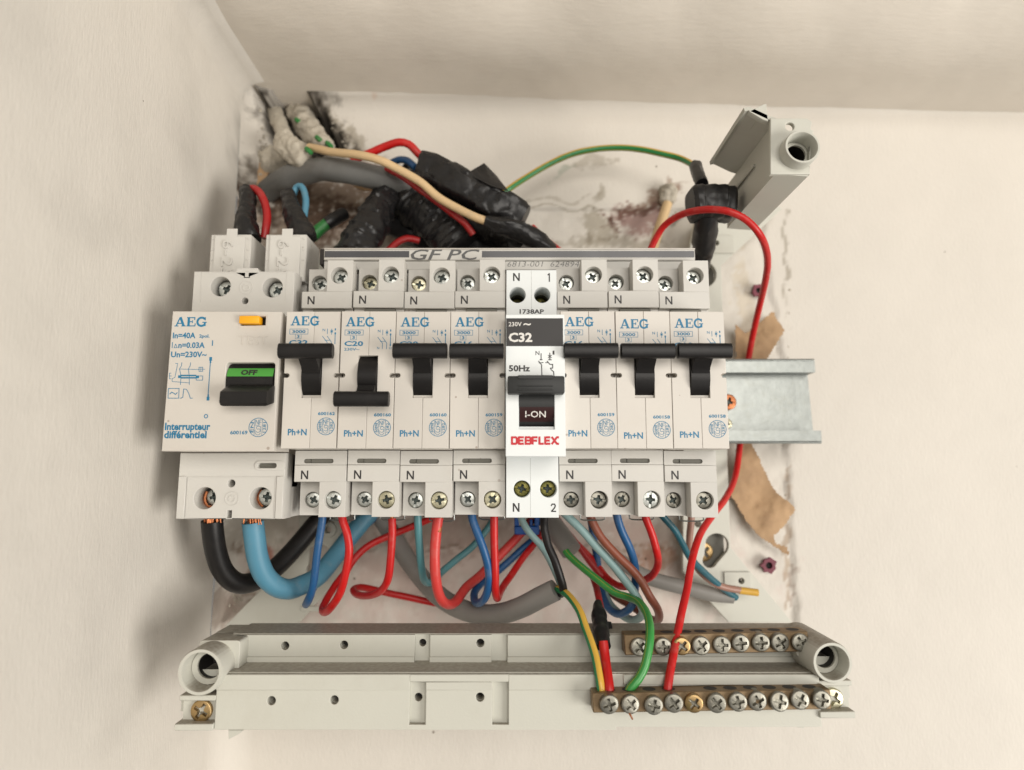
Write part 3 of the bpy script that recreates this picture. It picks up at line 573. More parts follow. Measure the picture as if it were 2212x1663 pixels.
part('toggle_bar', merge(box(bx0, bx1, -12, -7.2, bz0, bz1, .5, 2), box(bx0+3.2, bx1-3.6, -12.35, -12.03, bz1-1.0, bz1+.15, .1), box(bx0+3.2, bx1-3.6, -12.35, -12.03, bz0+.95, bz0+1.25, .08), box(bx0+3.2, bx1-3.6, -12.35, -12.03, bz0+2.1, bz0+2.35, .08), box(wx0+.3, wx1-.3, -9, -4, bz0+.3, bz1-.4)), dgrey_pl, tg)
zr = (wz0+wz1)/2+.4
def rot_band(z0, z1, off):
    V = []; n = 10; a0 = math.asin(max(-1, min(1, (z0-zr)/(10.2+off)))); a1 = math.asin((z1-zr)/(10.2+off))
    for x in (wx0+.12, wx1-.12): V += [Vector((x, 4-(10.2+off)*math.cos(a0+(a1-a0)*k/n), zr+(10.2+off)*math.sin(a0+(a1-a0)*k/n))) for k in range(n+1)]
    return (V, [(k, k+1, n+2+k, n+1+k) for k in range(n)])
part('state_band', rot_band(Z(910), Z(879), .04), maroon, tg)
def on_rotor(g, off=.09): return ([Vector((v.x, 4-math.sqrt(max(0, (10.2+off)**2-(v.z-zr)**2))+(v.y*0), v.z)) for v in g[0]], g[1])
part('state_print', on_rotor(merge(txt('I-ON', X(1134.5), Z(901), X(1178.5), Z(887.5), 0, .008))), white_ink, tg)

# ------------------------------------------------------------------ wide residual current switch
t = thing('residual_current_switch', 'wide cream differential switch with green OFF band and yellow test button', 'rcd switch', (-56.4, 0, 0))
def q0(px, py, y=0): p = at(px, py, y); return (p.x, p.z)
A, B, C_, D_ = (-55.9, 22.7), (-19.9, 22.5), (-20.2, -23.4), (-56.3, -23.4)
win = [q0(489, 862), q0(487, 830), q0(492, 790), q0(583, 788), q0(596, 805), q0(597, 845), q0(588, 866)]
wz_t, wz_b = q0(500, 783)[1], q0(500, 866)[1]; wxa, wxb = q0(487, 830)[0], q0(592, 830)[0]
btn = [q0(519, 703), q0(573, 702), q0(574, 683), q0(520, 683)]
part('front_shell', slab([D_, C_, B, A], [rrect(wxa, wxb, wz_b, wz_t, 1.0), btn], 0, 3.6, .3), beige, t)
part('nose_housing', merge(box(-55.7, wxa-.05, 3.65, 14.5, -23.2, 22.4), box(wxb+.05, -20.3, 3.65, 14.5, -23.2, 22.4), box(wxa, wxb, 3.65, 14.5, wz_t+.05, 22.4), box(wxa, wxb, 3.65, 14.5, -23.2, wz_b-.05), box(wxa, wxb, 12, 14.5, wz_b, wz_t)), beige, t)
sx0, sx1 = -56.7, -20.9; YS = 14.0
def qs(px, py, y=YS): p = at(px, py, y); return (p.x, p.z)
hl, hr = qs(476.5, 618.5), qs(588.7, 621); hm = qs(529, 649.6); hs = qs(533.7, 591)
gt = [slab(rect(sx0, sx1, 24, qs(530, 586)[1]), [circ(*hl, 3.55), circ(*hr, 3.55), circ(*hm, 1.15, 16), rect(hs[0]-.8, hs[0]+.8, hs[1]-1.3, hs[1]+1.0)], YS, 22, .25),
      slab([qs(509, 590), qs(560, 590), qs(556, 579), qs(513, 579)], [rect(hs[0]-.8, hs[0]+.8, hs[1]-1.3, hs[1]+1.0)], YS-.1, 22, .15), box(sx0+.1, sx1-.1, 28, 60, 24, 41), lathe(*hl, [(3.56, 21.9), (3.6, 28)], 24), lathe(*hr, [(3.56, 21.9), (3.6, 28)], 24)]
part('upper_terminal_housing', merge(*gt), beige_sh, t); gt = []
bl, br_ = qs(442, 1076), qs(562.6, 1076); bm_ = qs(499.5, 1044); bs_ = qs(495, 1111); zs0 = qs(500, 1121)[1]
px0, px1, pz0, pz1 = qs(400, 1080)[0], qs(597, 1080)[0], zs0+.6, qs(0, 1030)[1]
sl = qs(578, 1005.6)
gt += [slab(rect(sx0-.6, sx1-.3, zs0, -23.5), [circ(*bl, 3.7), circ(*br_, 3.7), circ(*bm_, 1.3, 16), rect(bs_[0]-.8, bs_[0]+.8, zs0+.25, bs_[1]+1.3), rrect(sl[0]-3.4, sl[0]+3.0, sl[1]-.8, sl[1]+.8, .75)], YS, 22, .25), box(sx0, sx1-.4, 28, 60, zs0+.2, -24), lathe(*bl, [(3.71, 21.9), (3.75, 28)], 24), lathe(*br_, [(3.71, 21.9), (3.75, 28)], 24),
       box(sx0, sx1-.4, 22, 28, zs0+5.6+5, -24), box(sx0, sx0+1, 22, 28, zs0+.2, -24), box(sx1-1.4, sx1-.4, 22, 28, zs0+.2, -24)]
# raised borders round the terminal panels
def border(x0, x1, z0, z1, y, w=.28, h=.22): return merge(box(x0, x1, y-h, y-.002, z1-w, z1), box(x0, x0+w, y-h, y-.002, z0, z1-w-.01), box(x1-w, x1, y-h, y-.002, z0, z1-w-.01))
gt.append(border(sx0+2.6, sx1-3.0, zs0+.7, pz1, YS)); gt.append(merge(box(sx0-.4, sx0+2.3, YS-.5, YS-.01, zs0+.1, pz1+.2, .2), box(sx1-2.9, sx1-.4, YS-.5, YS-.01, zs0+.1, pz1+.2, .2)))
part('panel_border', border(sx0+2.8, sx1-2.6, qs(0, 652)[1], qs(0, 588)[1], YS, .2, .15), beige_sh, t)
for cc in (qs(532, 621), qs(501, 1077)):
    gg = []; gg.append(lathe(*cc, [(2.45, YS-.004), (2.4, YS-.16), (2.2, YS-.16), (2.15, YS-.004)], 30)); gg.append(lathe(*cc, [(1.35, YS-.004), (1.3, YS-.2), (.95, YS-.2), (.9, YS-.004)], 8)); part('embossed_ring', merge(*gg), beige_sh, t)
gt.append(slab(rrect(sl[0]-4.3, sl[0]+6.2, sl[1]-1.7, sl[1]+1.6, 1.5), [rrect(sl[0]-3.6, sl[0]+3.2, sl[1]-.95, sl[1]+.95, .9)], YS-.3, YS-.01, .08))
part('lower_terminal_housing', merge(*gt), beige_sh, t)
part('rail_clip', box(sl[0]-3.3, sl[0]+2.9, 15.5, 16.5, sl[1]-.75, sl[1]+.75), slot_gr, t)
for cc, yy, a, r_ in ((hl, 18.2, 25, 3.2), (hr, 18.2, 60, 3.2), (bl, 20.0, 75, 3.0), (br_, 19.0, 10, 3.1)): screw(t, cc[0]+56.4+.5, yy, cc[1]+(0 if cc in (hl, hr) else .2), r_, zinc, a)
def strands(cx, cz, y, rr, n, z0, z1, seed):
    rnd = random.Random(seed); gs = []
    for k in range(n):
        a = rnd.uniform(0, 6.28); q_ = rnd.uniform(.3, 1)*rr; x = cx+q_*math.cos(a); yy = y+q_*math.sin(a)*.8
        gs.append(tube([Vector((x, yy, z0)), Vector((x+rnd.uniform(-.6, .6), yy+rnd.uniform(-.6, .3), (z0+z1)/2)), Vector((x+rnd.uniform(-.9, .9), yy, z1))], .22, 5, 1.2)[:2])
    return merge(*gs)
part('button_shade_sheet', box(-34, -24, 3.62, 3.64, Z(704, 0), Z(681, 0)), dark_in, t)  # near-black sheet painted in for the shade around the button
part('test_button', shift(merge(box(-33.2+.0, -26.6, -1.6, 2.0, Z(700, 0)-.1, Z(684, 0), .35, 2)), (at(519, 690, 0).x+33.4, 0, 0)), yellow_pl, t)
part('test_plate', merge(border(q0(516, 700)[0], q0(578, 700)[0], Z(712, 0), Z(680, 0), 0, .12, .1), strokes([(.16, [q0(511.5, 720), q0(582, 722), q0(581, 749), q0(510, 747), q0(511.5, 720)])], -.02)), beige, t)
part('test_emboss', emboss('TEST', q0(516, 735)[0], Z(745, 0), q0(577, 735)[0], Z(725, 0), .01, .22), beige, t)
rc = Z(826, 0); tg = part('toggle', rotor_geo(wxa+.25, wxb-.4, 8, rc, 8.4, -80, 80, 26), black_pl, t)
def curved(g, off=.06): return ([Vector((v.x, 8-math.sqrt(max(0.1, (8.4+off)**2-(v.z-rc)**2)), v.z)) for v in g[0]], g[1])
def rb(z0, z1, off, n=8):
    V = []
    for x in (wxa+.28, wxb-.43): V += [Vector((x, 0, z0+(z1-z0)*k/n)) for k in range(n+1)]
    return curved((V, [(k, k+1, n+2+k, n+1+k) for k in range(n)]), off)
zg1, zg0 = Z(796, 1.5), Z(814.5, 1.5)
part('state_band', rb(zg0, zg1, .05), green_lab, tg)
part('state_print', curved(txt('OFF', at(524, 806, 1.5).x, Z(811.5, 1.5), at(559, 806, 1.5).x, Z(799.5, 1.5), 0, .045), .12), black_ink, tg)
hb0, hb1 = at(475, 873, -6), at(577, 873, -6)
def handle():
    prof = [(2, -2.2), (-1.5, -2.0), (-5.6, -4.3), (-6.4, -4.8), (-6.6, -8.5), (-5.6, -9.4), (-1.5, -8.3), (2, -7)]; P = [(y, z) for y, z in prof]; xs = [(hb0.x, .9), (hb0.x+.8, 1), (hb1.x-.6, 1), (hb1.x, .93)]; V = []; n = len(P)
    for x, s in xs: V += [Vector((x, y, -6.4+(z+6.4)*s)) for y, z in P]
    Fc = [(i*n+k, i*n+(k+1) % n, (i+1)*n+(k+1) % n, (i+1)*n+k) for i in range(3) for k in range(n)]+[tuple(range(n)), tuple(range(4*n-1, 3*n-1, -1))]
    return (V, Fc)
part('toggle_handle', handle(), black_pl, tg)
def pr(s, x0, yb, x1, yt, b=.02): return txt(s, q0(x0, yb)[0], q0(x0, yb)[1], q0(x1, yt)[0], q0(x1, yt)[1], -.03, b)
a0 = q0(377, 705); a1 = q0(446.5, 685); part('maker_lettering', slab_letters(a0[0], a0[1], a1[0], a1[1]), cyan_ink, t)
part('rating_print', merge(pr('In=40A', 373, 731, 423, 718, .03), pr('2pol.', 430, 731.5, 453, 722, .03), pr('I', 371, 752, 373.5, 739, .03), strokes([(.2, [q0(376, 751), q0(379.5, 743), q0(383, 751), q0(376, 751)])]), pr('n=0.03A', 385, 752, 443, 739, .03), pr('Un=230V~', 369, 772, 447, 759, .03), pr('I', 457.5, 747, 460.5, 735, .02), pr('O', 440, 904, 450, 894, .03)), cyan_ink, t)
part('name_print', merge(pr('Interrupteur', 355.5, 934, 455, 913, .035), pr('différentiel', 354, 947, 447, 930.5, .035)), cyan_ink, t)
cm = q0(558, 923); part('certification_mark', merge(cert_mark(cm[0], cm[1], 3.0, 'EN', '1281'), pr('600169', 497, 938.5, 535, 930, .03)), cyan_ink, t)
ln = lambda w, *p: (w*1.35 if w < .4 else w, [q0(*k) for k in p])
part('switch_symbol', strokes([ln(.2, (455, 775), (449, 862)), ln(.9, (455.5, 771), (455, 779)), ln(.5, (455.3, 774), (454.6, 784)), ln(.9, (449.6, 857), (449.3, 865)), ln(.5, (450, 852), (449.4, 861)),
    ln(.14, (393, 783), (392, 790), (388, 797), (391, 812), (390, 831)), ln(.14, (412, 783), (411, 790), (407, 797), (409, 812), (409, 831)), ln(.12, (379, 785), (384, 785), (378, 815), (372, 818), (372, 824), (409, 827)), ln(.12, (387, 797), (430, 798)), ln(.14, (430, 793), (438, 793), (438, 802), (430, 802), (430, 793)), ln(.1, (434, 793), (434, 802)), ln(.1, (430, 797.5), (443, 797.5)),
    ln(.14, (385, 812), (438, 812), (438, 821), (424, 821), (424, 812)), ln(.9, (385, 813.5), (391, 813.5)), ln(.5, (391, 811), (424, 811)), ln(.5, (391, 816), (424, 816)), ln(.9, (423, 814), (430, 814)), ln(.12, (366, 806), (370, 806)), ln(.12, (366, 812), (371, 812)), ln(.12, (366, 818), (370, 818)), ln(.12, (366, 806), (366, 818)),
    ln(.16, (364, 839), (387, 839), (386, 860), (363, 860), (364, 839)), ln(.2, (367, 851), (371, 847), (375, 849), (379, 852), (383, 848)), ln(.16, (391, 860), (395, 858), (397, 840), (403, 841), (408, 850), (411, 860), (416, 860)), ln(.12, (388, 860), (393, 860))]), cyan_ink, t)
t['label'] = 'wide cream differential switch with green OFF band and yellow test button'
part('copper_strand_bundle', strands(at(458, 1119, 27).x, 0, 27, 3.2, 34, zs0+8, zs0-2.2, 1), copper, t); part('copper_strand_bundle', strands(at(546, 1119, 27).x, 0, 27, 3.0, 34, zs0+8, zs0-2.8, 2), copper, t)
part('terminal_copper', merge(tube([Vector((bl[0]-2.6, 21, bl[1]+2)), Vector((bl[0]-3.0, 20.5, bl[1]-.5)), Vector((bl[0]-1.8, 20.5, bl[1]-3)), Vector((bl[0]+.5, 20.5, bl[1]-3.3))], .55, 6)[:2], tube([Vector((br_[0]-2.4, 21, br_[1]+2.6)), Vector((br_[0]-3.2, 20.5, br_[1]-.5)), Vector((br_[0]-1.6, 20.5, br_[1]-3.2))], .6, 6)[:2]), copper, t)

# ------------------------------------------------------------------ grey feed connectors standing on the wide switch
for k, (ax0, ax1, dx, lab) in enumerate(((456, 543.4, 0, 'grey feed connector marked 6-25, the left one above the wide switch'), (574.6, 663.4, 0, 'grey feed connector marked 6-25, beside the busbar end, right one of the pair'))):
    y = 24; p0 = at(ax0, 506, y); p1 = at(ax1, 506, y); zt_ = p0.z; t = thing('feed_connector', lab, 'connector', (p0.x, y, 41), 'feed connectors above the wide switch')
    part('body', merge(box(p0.x, p1.x, y, y+16, 40, zt_, .35)), beige_sh, t)
    xm0 = p0.x+(p1.x-p0.x)*.12; xm1 = p0.x+(p1.x-p0.x)*.86
    part('front_cover', slab([(xm0, 41.3), (xm1, 41.3), (xm1, zt_-1.0), (p0.x+(p1.x-p0.x)*.66, zt_-1.0), (p0.x+(p1.x-p0.x)*.66, zt_+2.0), (p0.x+(p1.x-p0.x)*.40, zt_+2.0), (p0.x+(p1.x-p0.x)*.40, zt_-.6), (xm0, zt_-.6)], [], y-.7, y-.02, .2), beige_sh, t)
    ex0, ex1 = p0.x+(p1.x-p0.x)*.33, p0.x+(p1.x-p0.x)*.60
    part('size_emboss', emboss('6-25', ex0, 41.5, ex1, zt_-2.6, y-.69, .6, -90), beige_sh, t)
    part('rivet', merge(*[lathe(p0.x+(p1.x-p0.x)*u, z, [(.01, y-.3), (.3, y-.25), (.36, y-.01)], 10) for u in (.05, .93) for z in (zt_-1.8, zt_-6.0, zt_-10)]), beige_sh, t)

# ------------------------------------------------------------------ comb busbar with printed strip
t = thing('comb_busbar', 'long pale busbar with a dark printed stripe above the breakers', 'busbar', (56, 22, 44))
yb = 22.0; b0 = at(700, 536, yb); b1 = at(1501, 536, yb)
zs = [at(1106, p, yb).z for p in (535, 562, 585)]
part('busbar_body', merge(box(b0.x, b1.x, yb, 40, zs[1]+.02, zs[0], .3), box(b0.x, b1.x+.6, yb+1.0, 25.9, 44.2, zs[1]-.1)), white_pl if False else beige_sh, t)
part('clear_cover_ridge', box(b0.x, b1.x, yb-.5, yb-.02, at(0, 536.5, yb).z-.5, at(0, 536.5, yb).z, .15), beige, t)
zz0, zz1 = at(1106, 556, yb).z, at(1106, 542, yb).z
part('printed_stripe', merge(box(b0.x+.3, at(884, 550, yb).x, yb-.03, yb-.004, zz0, zz1), box(at(1041, 550, yb).x, b1.x-.3, yb-.03, yb-.004, zz0, zz1)), mat('stripe_ink', (0.075, 0.075, 0.082), .3, var=.25, vscale=90), t)
part('maker_lettering', txt('GF PC', at(887, 550, yb).x, zs[1]+.1, at(1036, 550, yb).x, at(0, 538.5, yb).z, yb-.06, .012, 0, .25), grey_ink, t)
yb2 = yb+1.0
part('number_print', txt('16813-001  624894', at(1088, 570, yb2).x, at(0, 576, yb2).z, at(1251, 570, yb2).x, at(0, 564.5, yb2).z, yb2-.03, -.012, 0, .2), grey_ink, t)
part('dark_end_cap', box(b0.x-1.6, b0.x-.05, yb+.5, 30, zs[1]-1.5, zs[0]-.3, .2), dark_in, t)

# ------------------------------------------------------------------ steel rail
t = thing('mounting_rail', 'galvanised steel top-hat rail sticking out beyond the last breaker', 'rail', (60, 72, 0))
xe = 185.5; P = [(17.6, 64.6), (12.2, 64.6), (12.2, 72), (-12.6, 72), (-12.6, 64.6), (-17.6, 64.6)]
T_ = 1.0; P2_ = [(17.6, 64.6+T_), (12.2+T_, 64.6+T_), (12.2+T_, 72+T_), (-12.6-T_, 72+T_), (-12.6-T_, 64.6+T_), (-17.6, 64.6+T_)]
ring = P+P2_[::-1]; V = []
for x in (-60, xe): V += [Vector((x+(.9 if (x > 0 and z < -12) else 0), y, z)) for z, y in ring]
n = len(ring); Fc = [(k, (k+1) % n, n+(k+1) % n, n+k) for k in range(n)]
for k in range(5): Fc += [(k, k+1, n-2-k, n-1-k), (n+k, n+k+1, 2*n-2-k, 2*n-1-k)]
part('rail_profile', (V, Fc), steel, t)
part('rolled_edge', merge(tube([Vector((-60, 64.9, 17.5)), Vector((xe-.2, 64.9, 17.5))], .62, 8, 40)[:2], tube([Vector((-60, 64.9, -17.5)), Vector((xe+.6, 64.9, -17.5))], .62, 8, 40)[:2]), steel, t)
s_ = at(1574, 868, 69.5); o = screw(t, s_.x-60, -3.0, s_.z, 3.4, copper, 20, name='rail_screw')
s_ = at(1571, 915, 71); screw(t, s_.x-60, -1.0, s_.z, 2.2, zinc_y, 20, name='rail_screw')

# ------------------------------------------------------------------ plastic panel frame
t = thing('panel_frame', 'pale grey plastic panel frame with dusty bottom trough and screw tubes', 'panel frame', (58, 36, -110))
def L(px, py, y): p = at(px, py, y); return (p.x, p.z)
zl0, zl1 = -110.6, -93.7; xl0 = L(467, 1500, 8)[0]; xl1 = 154.0
nx = [(at(885, 1500, 8).x, at(920, 1500, 8).x), (at(1063.5, 1500, 8).x, at(1098.7, 1500, 8).x)]; nz0, nz1 = L(900, 1565, 8)[1], L(900, 1472, 8)[1]
hls = [L(586, 1513.6, 8), L(722, 1512, 8), L(1036.8, 1506, 8)]
part('lower_face', slab([(xl0, zl0), (at(1330, 1500, 8).x, zl0), (at(1330, 1500, 8).x, zl0+1.0), (xl1, zl0+1.0), (xl1, zl1), (xl0, zl1)], [rect(a, b, nz0, nz1) for a, b in nx]+[circ(x, z, 1.35, 18) for x, z in hls], 8, 9.9, .25), frame_pl, t)
zlip = L(600, 1490, 8)[1]
part('lower_lip', merge(box(xl0, nx[0][0]-.02, 7.5, 7.99, zlip, zl1-.1, .15), box(nx[0][0], nx[1][1], 7.5, 7.99, nz1+.05, zl1-.1, .15), box(nx[0][1]+.02, nx[1][0]-.02, 7.5, 7.99, zlip, nz1, .15), box(nx[1][1]+.02, at(1290, 1500, 8).x, 7.5, 7.99, zlip, zl1-.1, .15), box(at(1347, 1500, 8).x, xl1-1, 7.3, 7.99, L(0, 1478, 8)[1]-.0, zl1-.05, .15)), frame_pl, t)
hb = L(904, 1505.6, 10)
part('lower_box', merge(slab(rect(xl0+.3, xl1-.3, zl0+.2, zl1-.15), [circ(*hb, 1.3, 18)]+[circ(x, z, 1.35, 16) for x, z in hls], 9.95, 15, .1), box(xl0+.35, xl1-.35, 20, 36, zl0+.3, zl1-.3), box(xl0+.1, xl1-.1, 8.6, 36, zl1+.01, zl1+.35, .12)), frame_pl, t)
zu0, zu1 = -93.8, -84.6; xu0 = L(500, 1400, 20)[0]; xu1 = at(1768, 1400, 20).x; ux = [(at(896, 1400, 20).x, at(928.5, 1400, 20).x), (at(1062, 1400, 20).x, at(1096, 1400, 20).x)]
hu = [L(615.6, 1395, 20), L(743, 1393, 20), L(1037.5, 1389, 20)]
part('upper_face', merge(slab(rect(xu0, ux[0][0], zu0, zu1), [circ(*hu[0], 1.35, 18), circ(*hu[1], 1.35, 18)], 20, 21.6, .25), slab(rect(ux[0][1], ux[1][0], zu0, zu1), [circ(*hu[2], 1.35, 18)], 20, 21.6, .25), box(ux[1][1], xu1, 20, 21.6, zu0, zu1, .25)), frame_pl, t)
zup = L(600, 1418, 20)[1]
part('upper_lip', merge(box(xu0-.3, ux[0][0], 19.5, 19.99, zu0, zup, .12), box(ux[0][1], ux[1][0], 19.5, 19.99, zu0, zup, .12), box(ux[1][1], xu1, 19.5, 19.99, zu0, zup, .12)), frame_pl, t)
hb2 = L(913, 1388, 21.7)
part('upper_box', merge(slab(rect(xu0+.3, xu1-.3, zu0, zu1-.05), [circ(*hb2, 1.25, 18)]+[circ(*h, 1.35, 16) for h in hu], 21.65, 25, .1), box(xu0+.35, xu1-.3, 30, 36, zu0, zu1-.05), box(xu0+.35, xu1-.3, 25.1, 30, zu0, zu0+1), box(xu0+.1, xu1-.1, 20.5, 36, zu1+.01, zu1+.3, .12)), frame_pl, t)
for x, z in hls+[hb]: part('hole_shade_disc', slab(circ(x, z, 1.9, 16), [], 15.1, 15.5, .05), dark_in, t)  # near-black discs put behind the trough holes as their shade
for x, z in hu+[hb2]: part('hole_shade_disc', slab(circ(x, z, 1.9, 16), [], 25.1, 25.5, .05), dark_in, t)
# dusty shoulders running out to the corner tubes
def prism(pts, z0, z1): 
    n = len(pts); V = [Vector((x, y, z0)) for x, y in pts]+[Vector((x, y, z1)) for x, y in pts]
    return (V, [(k, (k+1) % n, n+(k+1) % n, n+k) for k in range(n)]+[tuple(range(n)), tuple(range(2*n-1, n-1, -1))])
lt = at(431.7, 1452, 4); rt_ = at(1799, 1431.6, 4); ut = at(1722.8, 328.8, -4)
part('corner_shoulder', merge(slab(rrect(lt.x-4.9, lt.x+8.6, lt.z-2, zu1-.1, 1.2), [circ(lt.x, lt.z, 6.3, 32)], 13, 24, .3), box(lt.x-4.9, xu0-.05, 24.05, 36, lt.z-5, zu1-.15, .5), box(lt.x+7.3, xu0+1.5, 19, 36, zu0-2, zu1-.1, .3)), frame_pl, t)
part('corner_shoulder', merge(slab(rrect(rt_.x-7, rt_.x+5.0, rt_.z-1, zu1-.1, 1.2), [circ(rt_.x, rt_.z, 5.6, 32)], 14, 24, .3), box(xu1+.05, rt_.x+5, 24.05, 36, rt_.z-4, zu1-.15, .5), box(xl1+.05, xl1+2.5, 16, 24, zl0+5, rt_.z-5.8)), frame_pl, t)
def cup(name, c, ro, ri, y0, y1):
    o = part(name, lathe(c.x, c.z, [(ro*1.06, y1), (ro, y0+.6), (ro-.25, y0), (ri+.25, y0), (ri, y0+.5), (ri*.96, y0+19)], 40), frame_pl, t)
    part('tube_floor', slab(circ(c.x, c.z, ri*.96, 32), [circ(c.x+.3, c.z+.2, ri*.7, 20)], y0+6, y0+7, .05), frame_pl, o); part('tube_bore', merge(lathe(c.x+.3, c.z+.2, [(ri*.71, y0+6.3), (ri*.71, y0+17), (.1, y0+17)], 24)), dark_in, o)  # bore coloured near-black so the tube looks shaded inside
cup('screw_tube', lt, 7.1, 5.7, 4, 30); cup('screw_tube', rt_, 6.25, 5.0, 4, 30)
# end brackets
for (a, b, sx, sz, mt_, rr) in ((388, 466.5, 432.8, 1536.5, gold, 3.4), (1770, 1842, 1803, 1510.6, zinc_y, 3.2)):
    pa, pb = at(a, 1500, 8).x, at(b, 1500, 8).x; z1_, z0_ = (L(0, 1502, 8)[1], L(0, 1576, 8)[1]) if a < 500 else (L(0, 1470, 8)[1], L(0, 1549, 8)[1])
    part('end_bracket', merge(box(pa, pb, 11, 13, z0_+1, z1_-1), box(pa, pb, 8, 16, z1_-1.6, z1_, .2), box(pa-.6, pb, 7, 16, z0_, z0_+2.0, .2), box(pa-1.2 if a < 500 else pb, pa if a < 500 else pb+1.0, 12, 14, (z0_+z1_)/2-1, (z0_+z1_)/2+2.6)), frame_pl, t)
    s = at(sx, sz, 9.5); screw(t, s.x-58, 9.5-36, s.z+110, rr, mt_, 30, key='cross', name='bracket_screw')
for pts in ([(493, 1577), (527, 1577), (512, 1588), (494, 1597)], [(1702, 1557), (1738, 1557), (1737, 1573), (1722, 1571)]):
    part('clip_foot', slab([L(x, y, 14) for x, y in pts], [], 14, 16.5, .15), frame_pl, t)
# mounting plates behind everything
YP = 78.0; S = lambda *p: [L(x, y, YP) for x, y in p]
def key_hole(cx, cy, r, n=14):
    a = [L(cx+r*math.cos(R(u)), cy+r*math.sin(R(u)), YP) for u in range(-150, 60, 20)]; b = [L(cx-r*.55+r*.62*math.cos(R(u)), cy+r*1.25+r*.62*math.sin(R(u)), YP) for u in range(20, 240, 20)]
    return a+b
part('side_plate', slab(S((1712, 1345), (1578, 1182), (1558, 573), (1690, 450), (1610, 400), (1500, 480), (1478, 600), (1475, 1235), (1575, 1345)), [key_hole(1548, 1178, 26), circ(*L(1600, 1254, YP), 1.3, 14), circ(*L(1546, 526, YP), 1.3, 14), circ(*L(1507.6, 1131.7, YP), 1.4, 14), circ(*L(1518, 592, YP), 6.2, 24)], YP, YP+3, .3), frame_pl, t)
part('side_plate', slab(S((486, 1352), (645, 1190), (655, 560), (740, 560), (742, 1235), (640, 1352)), [circ(*L(710, 1144, YP), 1.4, 14), key_hole(690, 1200, 24)], YP, YP+3, .3), frame_pl, t)
part('plate_boss', lathe(*L(710, 1144, YP), [(3.6, YP), (3.4, YP-1.2), (1.5, YP-1.2), (1.45, YP+1)], 24), frame_pl, t); part('plate_rib', box(*[L(p, 1314, YP)[0] for p in (649, 709)], YP-.5, YP-.02, L(0, 1320, YP)[1], L(0, 1309, YP)[1], .2), frame_pl, t)
for (pa, pb, ya, yb_) in ((1563, 1619, 1235, 1284), (1524, 1583, 510, 548)):
    part('fixing_pad', merge(slab(rect(L(pa, ya, YP)[0], L(pb, ya, YP)[0], L(0, yb_, YP)[1], L(0, ya, YP)[1]), [circ(*L((1600 if pa > 1550 else 1546), (1254 if pa > 1550 else 526), YP), 1.3, 14)], YP-1.0, YP-.02, .15)), frame_pl, t)
    part('fixing_hole', box(*(lambda c: (c[0]-1.4, c[0]+1.4, YP+4, YP+5, c[1]-1.4, c[1]+1.4))(L((1600 if pa > 1550 else 1546), (1254 if pa > 1550 else 526), YP)), ), dark_in, t)
s = at(1520, 1192, 82); screw(t, s.x-58, 82-36, s.z+110, 4.2, gold, 50, key='cross', name='wall_screw')
part('key_recess', box(*[L(p, 1190, YP)[0] for p in (1510, 1572)], YP+5, YP+6, L(0, 1240, YP)[1], L(0, 1145, YP)[1]), slot_gr, t)
part('key_recess', box(*[L(p, 590, YP)[0] for p in (1486, 1550)], YP+5, YP+6, L(0, 630, YP)[1], L(0, 555, YP)[1]), slot_gr, t)
# corner tower, upper right: a folded profile running back to the plate
YT = -3.0
def T(px, py): p = at(px, py, YT); return Vector((p.x, 0, p.z))
prof = [T(1609, 240), T(1617, 238), T(1660, 258), T(1674, 262), T(1674, 376), T(1745, 381)]
def fold(prof, y0, y1, th=1.3):
    nr = []; m = len(prof)
    for i in range(m):
        d = (prof[min(i+1, m-1)]-prof[max(i-1, 0)]).normalized(); nr.append(Vector((d.z, 0, -d.x))*(-th))
    V = []
    for y in (y0, y1): V += [p+Vector((0, y, 0)) for p in prof]+[p+n_+Vector((0, y, 0)) for p, n_ in zip(prof, nr)]
    Fc = []; q_ = 2*m
    for i in range(m-1): Fc += [(i, i+1, q_+i+1, q_+i), (m+i, q_+m+i, q_+m+i+1, m+i+1), (i, m+i, m+i+1, i+1), (q_+i, q_+i+1, q_+m+i+1, q_+m+i)]
    Fc += [(0, q_, q_+m, m), (m-1, 2*m-1, q_+2*m-1, q_+m-1)]
    return (V, Fc)
part('corner_tower', merge(fold(prof[:4], YT, 36), fold(prof[3:5], YT, 46), fold(prof[4:], YT, 46)), frame_pl, t)
part('tower_flange', merge(slab([L(1663, 378, YT), L(1676, 378, YT), L(1748, 378, YT), L(1748, 340, YT), L(1750, 299, YT), L(1757, 285, YT), L(1750, 280, YT), L(1753, 265, YT), L(1742, 257, YT), L(1663, 257, YT)], [circ(*L(1704.7, 275, YT), 1.5, 16), circ(ut.x, ut.z, 5.2, 32)], YT-.6, YT+1.2, .3), slab([L(1618, 240, YT), L(1651, 224, YT), L(1656, 224, YT), L(1660, 262, YT), L(1648, 258, YT)], [], YT, YT+2.5, .2), box(*[L(p, 240, YT)[0] for p in (1640, 1655)], YT+2.6, YT+9, L(0, 250, YT)[1], L(0, 236, YT)[1])), frame_pl, t)
part('tower_rib', merge(fold([T(1674, 300)+Vector((0, 0, 0)), T(1666, 304)], YT+18, 44, .8)), frame_pl, t)
cup('screw_tube', ut, 5.9, 4.8, -8, 14)

